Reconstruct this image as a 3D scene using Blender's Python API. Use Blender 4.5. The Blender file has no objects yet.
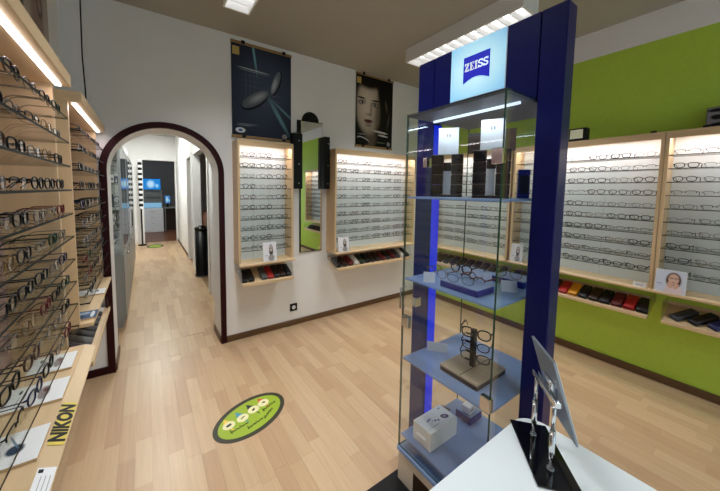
import bpy, bmesh, math, random
import numpy as np
from mathutils import Vector, Matrix, Euler
random.seed(7)
PI = math.pi
scene = bpy.context.scene
col = scene.collection

# ------------------------------------------------------------------ camera
F_PX, PPX, PPY, IW, IH = 291.85, 334.5, 211.2, 720, 491
YAW, PITCH, ROLL, CAMZ = math.radians(32.85), math.radians(4.22), math.radians(0.583), 1.5
fwd = Vector((math.sin(YAW)*math.cos(PITCH), math.cos(YAW)*math.cos(PITCH), -math.sin(PITCH)))
r0 = Vector((math.cos(YAW), -math.sin(YAW), 0))
u0 = r0.cross(fwd)
rgt = math.cos(ROLL)*r0 + math.sin(ROLL)*u0
upv = -math.sin(ROLL)*r0 + math.cos(ROLL)*u0
cd = bpy.data.cameras.new('camera')
cam = bpy.data.objects.new('camera', cd)
col.objects.link(cam)
cam.matrix_world = Matrix(((rgt.x, upv.x, -fwd.x, 0), (rgt.y, upv.y, -fwd.y, 0),
                           (rgt.z, upv.z, -fwd.z, CAMZ), (0, 0, 0, 1)))
cd.sensor_fit = 'HORIZONTAL'
cd.sensor_width = 36.0
cd.lens = F_PX/IW*36.0
cd.shift_x = (IW/2-PPX)/IW
cd.shift_y = -(IH/2-PPY)/IW
cd.clip_start = 0.02
scene.camera = cam

# ------------------------------------------------------------------ world, light, exposure
world = bpy.data.worlds.new('world')
scene.world = world
world.use_nodes = True
bg = world.node_tree.nodes['Background']
bg.inputs[0].default_value = (0.64, 0.82, 1.0, 1)
bg.inputs[1].default_value = 2.3
scene.view_settings.view_transform = 'Standard'
scene.view_settings.look = 'None'
scene.view_settings.gamma = 1.0
scene.view_settings.use_curve_mapping = False
scene.view_settings.exposure = -0.66
scene.cycles.transparent_max_bounces = 48
scene.cycles.max_bounces = 8
scene.cycles.glossy_bounces = 4
scene.cycles.caustics_reflective = False
scene.cycles.caustics_refractive = False
LAMP_W = 28.0        # each ceiling lamp
CAB_W = 6.0          # per metre of cabinet light strip

def area_light(name, parent, loc, sx, sy, power, color, spread=PI, rot=(0, 0, 0)):
    l = bpy.data.lights.new(name, 'AREA')
    l.shape = 'RECTANGLE'; l.size = sx; l.size_y = sy
    l.energy = power; l.color = color; l.spread = spread
    o = bpy.data.objects.new(name, l)
    col.objects.link(o)
    o.parent = parent; o.location = loc; o.rotation_euler = rot
    return o

# ------------------------------------------------------------------ helpers
def S(r, g, b):
    f = lambda c: (c/255/12.92) if c/255 <= 0.04045 else ((c/255+0.055)/1.055)**2.4
    return (f(r), f(g), f(b), 1.0)

def tag(o, label=None, cat=None, group=None, kind=None):
    if label: o['label'] = label
    if cat: o['category'] = cat
    if group: o['group'] = group
    if kind: o['kind'] = kind
    return o

def pbr(name, c, rough=0.5, metal=0.0, spec=0.5, var=0.0, scale=8.0, stretch=(1, 1, 1), bump=0.0, emit=None, es=0.0, coat=0.0):
    m = bpy.data.materials.new(name)
    m.use_nodes = True
    nt = m.node_tree; n = nt.nodes; b = n['Principled BSDF']
    b.inputs['Base Color'].default_value = c
    b.inputs['Roughness'].default_value = rough
    b.inputs['Metallic'].default_value = metal
    b.inputs['Specular IOR Level'].default_value = spec
    b.inputs['Coat Weight'].default_value = coat
    if emit:
        b.inputs['Emission Color'].default_value = emit
        b.inputs['Emission Strength'].default_value = es
    if var > 0 or bump > 0:
        tc = n.new('ShaderNodeTexCoord'); mp = n.new('ShaderNodeMapping')
        mp.inputs['Scale'].default_value = stretch
        no = n.new('ShaderNodeTexNoise'); no.inputs['Scale'].default_value = scale; no.inputs['Detail'].default_value = 4
        nt.links.new(tc.outputs['Object'], mp.inputs['Vector']); nt.links.new(mp.outputs['Vector'], no.inputs['Vector'])
        if var > 0:
            hs = n.new('ShaderNodeHueSaturation'); hs.inputs['Color'].default_value = c
            mr = n.new('ShaderNodeMapRange')
            mr.inputs['From Min'].default_value = 0.3; mr.inputs['From Max'].default_value = 0.7
            mr.inputs['To Min'].default_value = 1-var; mr.inputs['To Max'].default_value = 1+var
            nt.links.new(no.outputs['Fac'], mr.inputs['Value']); nt.links.new(mr.outputs['Result'], hs.inputs['Value'])
            nt.links.new(hs.outputs['Color'], b.inputs['Base Color'])
        if bump > 0:
            bp = n.new('ShaderNodeBump'); bp.inputs['Strength'].default_value = bump; bp.inputs['Distance'].default_value = 0.01
            nt.links.new(no.outputs['Fac'], bp.inputs['Height']); nt.links.new(bp.outputs['Normal'], b.inputs['Normal'])
    return m

def glassy(name, tint, ior=1.45, rough=0.0, extra=0.0):
    m = bpy.data.materials.new(name)
    m.use_nodes = True
    nt = m.node_tree; n = nt.nodes; n.clear()
    out = n.new('ShaderNodeOutputMaterial'); mx = n.new('ShaderNodeMixShader')
    tr = n.new('ShaderNodeBsdfTransparent'); gl = n.new('ShaderNodeBsdfGlossy'); fr = n.new('ShaderNodeFresnel')
    tr.inputs[0].default_value = tint; gl.inputs['Roughness'].default_value = rough; 
    ge = n.new('ShaderNodeNewGeometry'); mr = n.new('ShaderNodeMapRange')      # same reflectance on both sides of a pane
    mr.inputs['To Min'].default_value = ior; mr.inputs['To Max'].default_value = 1/ior
    nt.links.new(ge.outputs['Backfacing'], mr.inputs['Value']); nt.links.new(mr.outputs['Result'], fr.inputs['IOR'])
    nt.links.new(fr.outputs[0], mx.inputs[0]); nt.links.new(tr.outputs[0], mx.inputs[1]); nt.links.new(gl.outputs[0], mx.inputs[2])
    nt.links.new(mx.outputs[0], out.inputs[0])
    return m

def emitter(name, c, s):
    m = bpy.data.materials.new(name)
    m.use_nodes = True
    nt = m.node_tree; n = nt.nodes; n.clear()
    out = n.new('ShaderNodeOutputMaterial'); e = n.new('ShaderNodeEmission')
    e.inputs[0].default_value = c; e.inputs[1].default_value = s
    nt.links.new(e.outputs[0], out.inputs[0])
    return m

def print_mat(name, bgc, blobs, rough=0.45, emit=0.0):
    """a flat print: soft ellipses (u, v, ru, rv, angle, colour, softness) laid over a ground colour, on the sheet's UV"""
    m = bpy.data.materials.new(name)
    m.use_nodes = True
    nt = m.node_tree; n = nt.nodes; b = n['Principled BSDF']
    b.inputs['Roughness'].default_value = rough; b.inputs['Specular IOR Level'].default_value = 0.2
    uv = n.new('ShaderNodeUVMap')
    cur = n.new('ShaderNodeRGB'); cur.outputs[0].default_value = bgc
    sock = cur.outputs[0]
    for (cx, cy, rx, ry, ang, c, soft) in blobs:
        sub = n.new('ShaderNodeVectorMath'); sub.operation = 'SUBTRACT'; sub.inputs[1].default_value = (cx, cy, 0)
        nt.links.new(uv.outputs[0], sub.inputs[0])
        vr = n.new('ShaderNodeVectorRotate'); vr.rotation_type = 'Z_AXIS'; vr.inputs['Angle'].default_value = -math.radians(ang)
        nt.links.new(sub.outputs[0], vr.inputs['Vector'])
        ml = n.new('ShaderNodeVectorMath'); ml.operation = 'MULTIPLY'; ml.inputs[1].default_value = (1/rx, 1/ry, 0)
        nt.links.new(vr.outputs[0], ml.inputs[0])
        ln = n.new('ShaderNodeVectorMath'); ln.operation = 'LENGTH'
        nt.links.new(ml.outputs[0], ln.inputs[0])
        mr = n.new('ShaderNodeMapRange'); mr.interpolation_type = 'SMOOTHSTEP'
        mr.inputs['From Min'].default_value = max(0, 1-soft); mr.inputs['From Max'].default_value = 1+soft*0.5
        mr.inputs['To Min'].default_value = c[3]; mr.inputs['To Max'].default_value = 0.0
        nt.links.new(ln.outputs['Value'], mr.inputs['Value'])
        mx = n.new('ShaderNodeMix'); mx.data_type = 'RGBA'
        mx.inputs[7].default_value = (c[0], c[1], c[2], 1)
        nt.links.new(mr.outputs[0], mx.inputs[0]); nt.links.new(sock, mx.inputs[6])
        sock = mx.outputs[2]
    nt.links.new(sock, b.inputs['Base Color'])
    if emit > 0:
        nt.links.new(sock, b.inputs['Emission Color']); b.inputs['Emission Strength'].default_value = emit
    return m

class MB:
    def __init__(self):
        self.v = []; self.f = []; self.m = []; self.s = []
    def add(self, vs, fs, mi=0, smooth=False):
        o = len(self.v)
        self.v += [tuple(p) for p in vs]
        for f in fs:
            self.f.append([i+o for i in f]); self.m.append(mi); self.s.append(smooth)
        return self
    def box(self, x0, x1, y0, y1, z0, z1, mi=0):
        vs = [(x0,y0,z0),(x1,y0,z0),(x1,y1,z0),(x0,y1,z0),(x0,y0,z1),(x1,y0,z1),(x1,y1,z1),(x0,y1,z1)]
        return self.add(vs, [(3,2,1,0),(4,5,6,7),(0,1,5,4),(1,2,6,5),(2,3,7,6),(3,0,4,7)], mi)
    def slab(self, x0, x1, y0, y1, z0, z1, mi_face, mi_edge, axis=2):
        """a pane: two big faces in one material, the thin rim in another; axis = thickness direction"""
        vs = [(x0,y0,z0),(x1,y0,z0),(x1,y1,z0),(x0,y1,z0),(x0,y0,z1),(x1,y0,z1),(x1,y1,z1),(x0,y1,z1)]
        fs = {2: [(3,2,1,0),(4,5,6,7)], 1: [(0,1,5,4),(2,3,7,6)], 0: [(1,2,6,5),(3,0,4,7)]}
        for a in fs: self.add(vs, fs[a], mi_face if a == axis else mi_edge)
        return self
    def bbox(self, x0, x1, y0, y1, z0, z1, r=0.004, seg=2, mi=0, M=None, smooth=True):
        bm = bmesh.new()
        bmesh.ops.create_cube(bm, size=1.0)
        for v in bm.verts:
            v.co = Vector(((x0+x1)/2+v.co.x*(x1-x0), (y0+y1)/2+v.co.y*(y1-y0), (z0+z1)/2+v.co.z*(z1-z0)))
        bmesh.ops.bevel(bm, geom=list(bm.edges), offset=r, segments=seg, profile=0.5, affect='EDGES')
        bm.normal_update()
        vs = [(M @ v.co) if M else v.co.copy() for v in bm.verts]
        for i, v in enumerate(bm.verts): v.index = i
        self.add(vs, [[v.index for v in f.verts] for f in bm.faces], mi, smooth)
        bm.free()
        return self
    def cyl(self, p0, p1, r, n=12, mi=0, r1=None, smooth=True):
        p0 = Vector(p0); p1 = Vector(p1); d = (p1-p0).normalized()
        a = d.orthogonal().normalized(); b = d.cross(a)
        r1 = r if r1 is None else r1
        vs = [p0+(a*math.cos(2*PI*i/n)+b*math.sin(2*PI*i/n))*r for i in range(n)]
        vs += [p1+(a*math.cos(2*PI*i/n)+b*math.sin(2*PI*i/n))*r1 for i in range(n)]
        self.add(vs, [(i,(i+1) % n, n+(i+1) % n, n+i) for i in range(n)], mi, smooth)
        self.add(vs[:n], [tuple(range(n))[::-1]], mi); self.add(vs[n:], [tuple(range(n))], mi)
        return self
    def tube(self, pts, r, n=5, closed=False, mi=0, ry=None):
        pts = [Vector(p) for p in pts]; k = len(pts); ry = ry or r
        vs = []; ref = None
        for i in range(k):
            t = (pts[(i+1) % k]-pts[i-1]) if closed or 0 < i < k-1 else (pts[1]-pts[0] if i == 0 else pts[-1]-pts[-2])
            t.normalize()
            if ref is None:
                ref = t.orthogonal().normalized()
            ref = (ref-t*ref.dot(t)).normalized()
            b = t.cross(ref)
            vs += [pts[i]+ref*r*math.cos(2*PI*j/n)+b*ry*math.sin(2*PI*j/n) for j in range(n)]
        fs = []
        for i in range(k if closed else k-1):
            i2 = (i+1) % k
            fs += [(i*n+j, i*n+(j+1) % n, i2*n+(j+1) % n, i2*n+j) for j in range(n)]
        self.add(vs, fs, mi, True)
        if not closed:
            self.add(vs[:n], [tuple(range(n))[::-1]], mi); self.add(vs[-n:], [tuple(range(n))], mi)
        return self
    def prism(self, poly, h0, h1, axis='z', mi=0, smooth=False):
        T = {'z': lambda p, h: (p[0], p[1], h), 'y': lambda p, h: (p[0], h, p[1]), 'x': lambda p, h: (h, p[0], p[1])}[axis]
        n = len(poly)
        a = [T(p, h0) for p in poly]; b = [T(p, h1) for p in poly]
        self.add(a+b, [(i,(i+1) % n, n+(i+1) % n, n+i) for i in range(n)], mi, smooth)
        self.add(a, [tuple(range(n))[::-1]], mi); self.add(b, [tuple(range(n))], mi)
        return self
    def lathe(self, prof, n=24, mi=0, cx=0, cy=0, smooth=True):
        vs = []; k = len(prof)
        for (r, z) in prof:
            vs += [(cx+r*math.cos(2*PI*i/n), cy+r*math.sin(2*PI*i/n), z) for i in range(n)]
        self.add(vs, [(j*n+i, j*n+(i+1) % n, (j+1)*n+(i+1) % n, (j+1)*n+i) for j in range(k-1) for i in range(n)], mi, smooth)
        self.add(vs[:n], [tuple(range(n))[::-1]], mi); self.add(vs[-n:], [tuple(range(n))], mi)
        return self
    def xf(self, M):
        self.v = [tuple(M @ Vector(p)) for p in self.v]
        return self
    def mesh(self, name, mats, fix=True):
        me = bpy.data.meshes.new(name)
        me.from_pydata(self.v, [], self.f)
        if not isinstance(mats, (list, tuple)): mats = [mats]
        for m in mats: me.materials.append(m)
        me.polygons.foreach_set('material_index', self.m)
        me.polygons.foreach_set('use_smooth', self.s)
        if fix:
            bm = bmesh.new(); bm.from_mesh(me)
            bmesh.ops.remove_doubles(bm, verts=bm.verts, dist=1e-6)
            bmesh.ops.recalc_face_normals(bm, faces=bm.faces)
            bm.to_mesh(me); bm.free()
        me.update()
        return me
    def build(self, name, mats, parent=None, loc=(0,0,0), rot=(0,0,0), fix=True):
        return O(name, self.mesh(name, mats, fix), parent, loc, rot)

def O(name, mesh, parent=None, loc=(0,0,0), rot=(0,0,0)):
    o = bpy.data.objects.new(name, mesh)
    col.objects.link(o)
    o.parent = parent; o.location = loc; o.rotation_euler = rot
    return o

def thing(name, label, cat, loc=(0,0,0), rz=0, group=None):
    return tag(O(name, None, None, loc, (0,0,rz)), label, cat, group)

def sheet(name, mat, w, h, parent, loc, rot=(0,0,0), z0=True):
    """a printed sheet: quad in local xz facing -y with UV 0..1"""
    me = bpy.data.meshes.new(name)
    b = 0.0 if z0 else -h/2
    me.from_pydata([(-w/2,0,b),(w/2,0,b),(w/2,0,b+h),(-w/2,0,b+h)], [], [(0,1,2,3)])
    uvl = me.uv_layers.new(name='UVMap')
    for i, c in enumerate([(0,0),(1,0),(1,1),(0,1)]): uvl.data[i].uv = c
    me.materials.append(mat)
    return O(name, me, parent, loc, rot)

def text(name, s, size, mat, parent, loc, rot=(0,0,0), ext=0.0006, off=0.0, xs=1.0, align='CENTER'):
    cu = bpy.data.curves.new(name, 'FONT')
    cu.body = s; cu.size = size; cu.extrude = ext; cu.offset = off
    cu.align_x = align; cu.align_y = 'CENTER'; cu.resolution_u = 3
    t = bpy.data.objects.new('tmp', cu); col.objects.link(t)
    dg = bpy.context.evaluated_depsgraph_get()
    me = bpy.data.meshes.new_from_object(t.evaluated_get(dg))
    bpy.data.objects.remove(t)
    me.name = name; me.materials.clear(); me.materials.append(mat)
    o = O(name, me, parent, loc, rot)
    o.scale = (xs, 1, 1)
    return o

def project(p):
    d = Vector(p)-Vector((0, 0, CAMZ))
    z = d.dot(fwd)
    if z < 0.05: return None
    return (PPX+F_PX*d.dot(rgt)/z, PPY-F_PX*d.dot(upv)/z, z)

ORD = ['first','second','third','fourth','fifth','sixth','seventh','eighth','ninth','tenth','eleventh','twelfth','thirteenth','fourteenth']

# ------------------------------------------------------------------ materials
M = {}
M['white'] = pbr('white_paint', S(238,238,238), 0.7, var=0.02, scale=3)
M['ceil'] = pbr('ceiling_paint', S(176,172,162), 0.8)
M['green'] = pbr('green_paint', S(182,214,74), 0.55, var=0.03, scale=40)
M['wood'] = pbr('beech_wood', S(212,184,144), 0.42, var=0.10, scale=14, stretch=(1,1,0.12))
M['woodh'] = pbr('beech_wood_long', S(216,188,148), 0.42, var=0.10, scale=14, stretch=(0.12,1,1))
M['woodback'] = pbr('beige_back', S(186,154,148), 0.5, var=0.04, scale=6)
M['brown'] = pbr('brown_skirting', S(98,70,42), 0.45, var=0.12, scale=10, stretch=(0.2,0.2,1))
M['red'] = pbr('dark_red_lacquer', S(46,6,11), 0.45, spec=0.2)
M['back'] = pbr('white_laminate', S(218,226,230), 0.28)
M['glass'] = glassy('clear_glass', (0.985,0.995,0.99,1), 1.25)
M['glassedge'] = pbr('glass_edge', S(22,32,30), 0.5, spec=0.15)
M['case_glass'] = glassy('showcase_glass', (0.975,0.99,0.986,1), 1.45)
M['case_edge'] = pbr('showcase_glass_edge', S(40,70,62), 0.15)
M['acryl'] = glassy('clear_acrylic', (0.95,0.96,0.96,1), 1.4)
M['lens'] = glassy('lens', (0.93,0.95,0.95,1), 1.5)
M['mirror'] = pbr('mirror_silver', (0.9,0.92,0.91,1), 0.0, metal=1.0)
M['black'] = pbr('black_plastic', S(12,12,14), 0.4, spec=0.25)
M['blackgloss'] = pbr('black_gloss', S(10,10,12), 0.06, coat=0.5)
M['chrome'] = pbr('chrome', S(215,218,222), 0.12, metal=1.0)
M['steel'] = pbr('brushed_steel', S(170,172,172), 0.35, metal=1.0)
M['navy'] = pbr('navy_panel', S(7,15,86), 0.3, spec=0.25)
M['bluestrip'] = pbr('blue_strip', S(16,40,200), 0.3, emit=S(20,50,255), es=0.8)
M['navyblock'] = pbr('navy_block', S(16,28,124), 0.35, spec=0.3)
M['frost'] = pbr('frosted_blue_shelf', S(150,180,228), 0.3)
_nt = M['frost'].node_tree; _n = _nt.nodes
_tr = _n.new('ShaderNodeBsdfTransparent'); _tr.inputs[0].default_value = (0.72, 0.84, 0.98, 1)
_mx = _n.new('ShaderNodeMixShader'); _mx.inputs[0].default_value = 0.66
_nt.links.new(_tr.outputs[0], _mx.inputs[1]); _nt.links.new(_n['Principled BSDF'].outputs[0], _mx.inputs[2])
_nt.links.new(_mx.outputs[0], _n['Material Output'].inputs[0])
M['darkgrey'] = pbr('dark_grey', S(60,62,68), 0.5, var=0.15, scale=60)
M['midgrey'] = pbr('mid_grey', S(116,118,126), 0.5, var=0.12, scale=90)
M['lightbox'] = pbr('lightbox_face', S(170,215,245), 0.4, emit=S(150,215,255), es=0.75)
M['paper'] = pbr('white_card', S(236,238,240), 0.55)
M['counter'] = pbr('white_counter', S(226,234,236), 0.3)
M['led'] = emitter('led_tube', (1.0,0.96,0.96,1), 6.0)
M['tube'] = emitter('fluorescent_tube', (1.0,0.98,0.95,1), 4.5)
M['grey'] = pbr('grey_metal', S(150,152,150), 0.4)
M['yellow'] = pbr('yellow_sign', S(218,196,84), 0.5)
M['cream'] = pbr('cream_panel', S(214,205,190), 0.3)
M['darkbrown'] = pbr('dark_brown', S(52,34,22), 0.35)

# ------------------------------------------------------------------ the room
XL, XR, YB, YF, ZC, YW = -0.485, 3.391, 2.882, -2.4, 2.92, 3.22
CX0, CX1, CY1 = -0.53, 0.74, 9.4      # corridor
ACX, AHW, ASP, ARISE = 0.16, 0.415, 1.64, 0.365   # arch opening

def plank_material():
    m = bpy.data.materials.new('laminate_plank')
    m.use_nodes = True
    nt = m.node_tree; n = nt.nodes; b = n['Principled BSDF']; L = nt.links.new
    oi = n.new('ShaderNodeObjectInfo'); ge = n.new('ShaderNodeNewGeometry')
    ad = n.new('ShaderNodeMath'); ad.operation = 'ADD'; L(oi.outputs['Random'], ad.inputs[0]); L(ge.outputs['Random Per Island'], ad.inputs[1])
    fr = n.new('ShaderNodeMath'); fr.operation = 'FRACT'; L(ad.outputs[0], fr.inputs[0])
    cr = n.new('ShaderNodeValToRGB')
    cr.color_ramp.elements[0].color = S(182,149,116); cr.color_ramp.elements[1].color = S(201,173,138)
    e = cr.color_ramp.elements.new(0.5); e.color = S(192,161,126)
    L(fr.outputs[0], cr.inputs[0])
    mp = n.new('ShaderNodeMapping'); mp.inputs['Scale'].default_value = (60, 3.0, 1)
    L(ge.outputs['Position'], mp.inputs['Vector'])
    no = n.new('ShaderNodeTexNoise'); no.inputs['Scale'].default_value = 1.0; no.inputs['Detail'].default_value = 5
    L(mp.outputs['Vector'], no.inputs['Vector'])
    mr = n.new('ShaderNodeMapRange'); mr.inputs['From Min'].default_value = 0.3; mr.inputs['From Max'].default_value = 0.7
    mr.inputs['To Min'].default_value = 0.93; mr.inputs['To Max'].default_value = 1.06
    L(no.outputs['Fac'], mr.inputs['Value'])
    hs = n.new('ShaderNodeHueSaturation'); L(cr.outputs['Color'], hs.inputs['Color']); L(mr.outputs['Result'], hs.inputs['Value'])
    L(hs.outputs['Color'], b.inputs['Base Color'])
    b.inputs['Roughness'].default_value = 0.33
    return m
M['plank'] = plank_material()
M['joint'] = pbr('floor_joint', S(140,112,82), 0.6)

def struct(mb, name, mats, parent=None):
    return tag(mb.build(name, mats, parent), kind='structure')

mb = MB().box(XL-0.3, XR+0.3, YF, YW, -0.06, -0.004).box(CX0-0.6, CX1+0.3, YW, CY1, -0.06, -0.004)
floor = struct(mb, 'floor', M['joint'])
tag(floor, 'pale beech laminate floor laid in short staggered blocks')
# blocks of the laminate
PW = 0.078
blocks = []
rr = random.Random(3)
def lay(x0, x1, y0, y1):
    nx = int(math.ceil((x1-x0)/PW))
    for i in range(nx):
        a = x0+i*PW; b = min(a+PW, x1)
        y = y0-rr.random()*0.4
        while y < y1:
            l = rr.uniform(0.30, 0.46)
            s, e = max(y, y0), min(y+l, y1)
            if e-s > 0.02 and b-a > 0.01: blocks.append((a, b, s, e))
            y += l
lay(XL, XR, YF, YB); lay(ACX-AHW, ACX+AHW, YB, YW); lay(CX0, CX1, YW, CY1)
def seen(bk):
    a, b, s, e = bk
    ps = [project(p) for p in ((a,s,0),(b,s,0),(b,e,0),(a,e,0))]
    if any(p is None for p in ps): return 0
    if max(p[0] for p in ps) < 0 or min(p[0] for p in ps) > IW or min(p[1] for p in ps) > IH: return 0
    cx, cy = sum(p[0] for p in ps)/4, sum(p[1] for p in ps)/4
    if 425 < cx and cy > 400 and cx < 600: return 0.01     # under the counter and the showcase
    A = 0
    for i in range(4): A += ps[i][0]*ps[i-1][1]-ps[i-1][0]*ps[i][1]
    return abs(A)/2
blocks.sort(key=seen, reverse=True)
ub = MB().box(-0.5, 0.5, -0.5, 0.5, -1, 0).mesh('floor_plank', M['plank'])
G = 0.0006
for (a, b, s, e) in blocks[:300]:
    o = O('floor_plank', ub, floor, ((a+b)/2, (s+e)/2, 0))
    o.scale = (b-a-G, e-s-G, 0.004)
mb = MB()
for (a, b, s, e) in blocks[300:]: mb.box(a+G/2, b-G/2, s+G/2, e-G/2, -0.004, 0)
tag(mb.build('floor_planks_far', M['plank'], floor), kind='stuff')

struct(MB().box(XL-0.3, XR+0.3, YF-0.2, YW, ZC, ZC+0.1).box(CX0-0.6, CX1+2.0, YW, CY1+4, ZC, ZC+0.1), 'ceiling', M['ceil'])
struct(MB().box(XL-0.2, XL, YF, YB, -0.06, ZC), 'wall_left', M['white'])
mb = MB().box(XR, XR+0.2, YF, YB, -0.06, 2.69, 0).box(XR, XR+0.2, YF, YB, 2.69, ZC, 1)
struct(mb, 'wall_right', [M['green'], M['white']])

def arch_pts(hw, rise, n=28, sp=ASP):
    return [(ACX+hw*math.cos(PI-PI*i/n), sp+rise*math.sin(PI*i/n)) for i in range(n+1)]
mb = MB()
mb.box(XL-0.2, ACX-AHW, YB, YW, -0.06, ZC); mb.box(ACX+AHW, XR+0.2, YB, YW, -0.06, ZC)
ap = arch_pts(AHW, ARISE)
for (xa, za), (xb, zb) in zip(ap[:-1], ap[1:]):
    vs = [(xa,YB,za),(xb,YB,zb),(xb,YB,ZC),(xa,YB,ZC),(xa,YW,za),(xb,YW,zb),(xb,YW,ZC),(xa,YW,ZC)]
    mb.add(vs, [(0,1,2,3),(4,7,6,5),(0,4,5,1)])
struct(mb, 'wall_back', M['white'])

# dark red trim round the arch
mb = MB()
ti = [(ACX-AHW+0.004, 0.0)]+arch_pts(AHW-0.004, ARISE-0.004)+[(ACX+AHW-0.004, 0.0)]
to = [(ACX-AHW-0.044, 0.0)]+arch_pts(AHW+0.044, ARISE+0.044)+[(ACX+AHW+0.044, 0.0)]
ya, yb = YB-0.016, YB+0.012
k = len(ti)
for i in range(k-1):
    a, b, c, d = ti[i], ti[i+1], to[i+1], to[i]
    vs = [(p[0], ya, p[1]) for p in (a,b,c,d)]+[(p[0], yb, p[1]) for p in (a,b,c,d)]
    mb.add(vs, [(0,1,2,3),(0,4,5,1),(3,2,6,7)], 0)
struct(mb, 'trim_1', M['red'])

# skirting boards
def board(name, x0, x1, y0, y1, mat=M['brown']):
    o = struct(MB().bbox(x0, x1, y0, y1, 0.0, 0.062, 0.004, 1, smooth=False), name, mat)
    return o
board('baseboard_back', ACX+AHW+0.045, XR, YB-0.014, YB)
board('baseboard_right', XR-0.014, XR, YF, YB-0.014)
board('baseboard_arch_right', ACX+AHW-0.014, ACX+AHW, YB+0.014, YW)
board('baseboard_arch_left', ACX-AHW, ACX-AHW+0.014, YB+0.014, YW)
board('baseboard_left', XL, XL+0.016, YF, YB-0.014, M['red'])
board('baseboard_back_corner', XL+0.016, ACX-AHW-0.045, YB-0.016, YB, M['red'])

# shop front behind the camera: piers, sill, lintel, panes
mb = MB().box(XL, XR, YF-0.2, YF, -0.06, 0.35).box(XL, XR, YF-0.2, YF, 2.3, ZC)
mb.box(XL, 0.0, YF-0.2, YF, 0.35, 2.3).box(3.2, XR, YF-0.2, YF, 0.35, 2.3)
struct(mb, 'wall_front', M['white'])
w = struct(MB().box(0.0, 0.06, YF-0.13, YF-0.07, 0.35, 2.3).box(3.14, 3.2, YF-0.13, YF-0.07, 0.35, 2.3).box(1.57, 1.63, YF-0.13, YF-0.07, 0.41, 2.24)
           .box(0.06, 3.14, YF-0.13, YF-0.07, 0.35, 0.41).box(0.06, 3.14, YF-0.13, YF-0.07, 2.24, 2.3), 'window_1', M['grey'])
for x0, x1 in ((0.06, 1.57), (1.63, 3.14)):
    MB().box(x0, x1, YF-0.104, YF-0.098, 0.41, 2.24).build('pane', M['glass'], w)
pl = bpy.data.lights.new('window_portal', 'AREA'); pl.shape = 'RECTANGLE'; pl.size = 3.1; pl.size_y = 1.9
pl.cycles.is_portal = True
po = O('window_portal', pl, None, (1.6, YF-0.03, 1.325), (PI/2, 0, 0))

# ------------------------------------------------------------------ eyeglasses
FRAMEC = {
    'black': (pbr('frame_black', S(14,14,16), 0.3, spec=0.25), 'black'),
    'tortoise': (pbr('frame_tortoise', S(58,34,20), 0.3, var=0.5, scale=120), 'brown'),
    'metal': (pbr('frame_metal', S(96,96,98), 0.3, metal=0.7), 'grey metal'),
    'gold': (pbr('frame_gold', S(120,92,52), 0.3, metal=0.7), 'gold metal'),
    'blue': (pbr('frame_blue', S(22,32,66), 0.3, spec=0.25), 'dark blue'),
    'red': (pbr('frame_red', S(92,22,26), 0.3, spec=0.25), 'dark red'),
    'darkgreen': (pbr('frame_green', S(20,52,38), 0.3, spec=0.25), 'dark green'),
}
def rim_pts(w, h, p, cx, cz, tilt=0.0, n=20):
    out = []
    for i in range(n):
        a = 2*PI*i/n
        c, s = math.cos(a), math.sin(a)
        x = abs(c)**(2/p)*math.copysign(1, c)*w/2
        z = abs(s)**(2/p)*math.copysign(1, s)*h/2
        x *= 1+tilt*(z/h)
        out.append((cx+x, 0.004*(abs(cx+x)/0.07)**2, cz+z))
    return out

class Specs:
    """one eyeglass design: frame front, two temples, two lenses; stands on its rims and temple tips"""
    def __init__(self, key, w=0.052, h=0.035, p=2.6, t=0.0018, tt=0.0016, tilt=0.15, half=False, bridge=0.017):
        fm, self.colour = FRAMEC[key]
        t *= 1.15; tt *= 1.05; w *= 0.93; bridge *= 0.95
        cz = h/2+t
        xc = bridge/2+w/2
        self.front = MB(); self.lens = []; self.temples = []
        for s in (-1, 1):
            pts = rim_pts(w, h, p, s*xc, cz, tilt)
            if half:
                self.front.tube(pts[:11], t, 5)
            else:
                self.front.tube(pts, t, 5, True)
            lm = MB(); c = (s*xc, 0.0025, cz)
            lm.add(pts+[c], [(i, (i+1) % len(pts), len(pts)) for i in range(len(pts))], 0, True)
            self.lens.append(lm)
        zb = cz+h*0.16
        self.front.tube([(-bridge/2-0.002, 0.0, zb), (-0.004, -0.001, zb+0.003), (0.004, -0.001, zb+0.003), (bridge/2+0.002, 0.0, zb)], t, 5)
        xo = xc+w/2*(1+tilt*0.25)
        for s in (-1, 1):
            self.front.tube([(s*(xo-0.004), 0.004, cz+h*0.27), (s*(xo+0.003), 0.005, cz+h*0.28), (s*(xo+0.005), 0.010, cz+h*0.28)], t*1.15, 5)
        zt = cz+h*0.28
        for s in (-1, 1):
            tm = MB()
            pts = [(s*(xo+0.005), 0.009, zt), (s*(xo+0.006), 0.05, zt), (s*(xo+0.004), 0.092, zt-0.001), (s*(xo+0.001), 0.108, zt-0.008), (s*(xo-0.002), 0.126, tt+0.001)]
            tm.tube(pts, tt*0.8, 5, ry=tt*1.5)
            self.temples.append(tm)
        self.mat = fm
        self.m_front = self.front.mesh('frame_front', fm)
        self.m_lens = [l.mesh('lens', M['lens'], fix=False) for l in self.lens]
        self.m_temple = [l.mesh('temple', fm) for l in self.temples]
        a = MB()
        for q in [self.front]+self.temples: a.add(q.v, q.f, 0, True)
        for q in self.lens: a.add(q.v, q.f, 1, True)
        self.all = a
        self.m_all = a.mesh('eyeglasses', [fm, M['lens']])
        self.width = xo*2
    def place(self, label, loc, rz, group, parts=True, pitch=0.0):
        if not parts:
            return tag(O('eyeglasses', self.m_all, None, loc, (pitch, 0, rz)), label, 'eyeglasses', group)
        r = tag(O('eyeglasses', None, None, loc, (pitch, 0, rz)), label, 'eyeglasses', group)
        O('frame_front', self.m_front, r)
        for m in self.m_lens: O('lens', m, r)
        for m in self.m_temple: O('temple', m, r)
        return r

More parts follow.
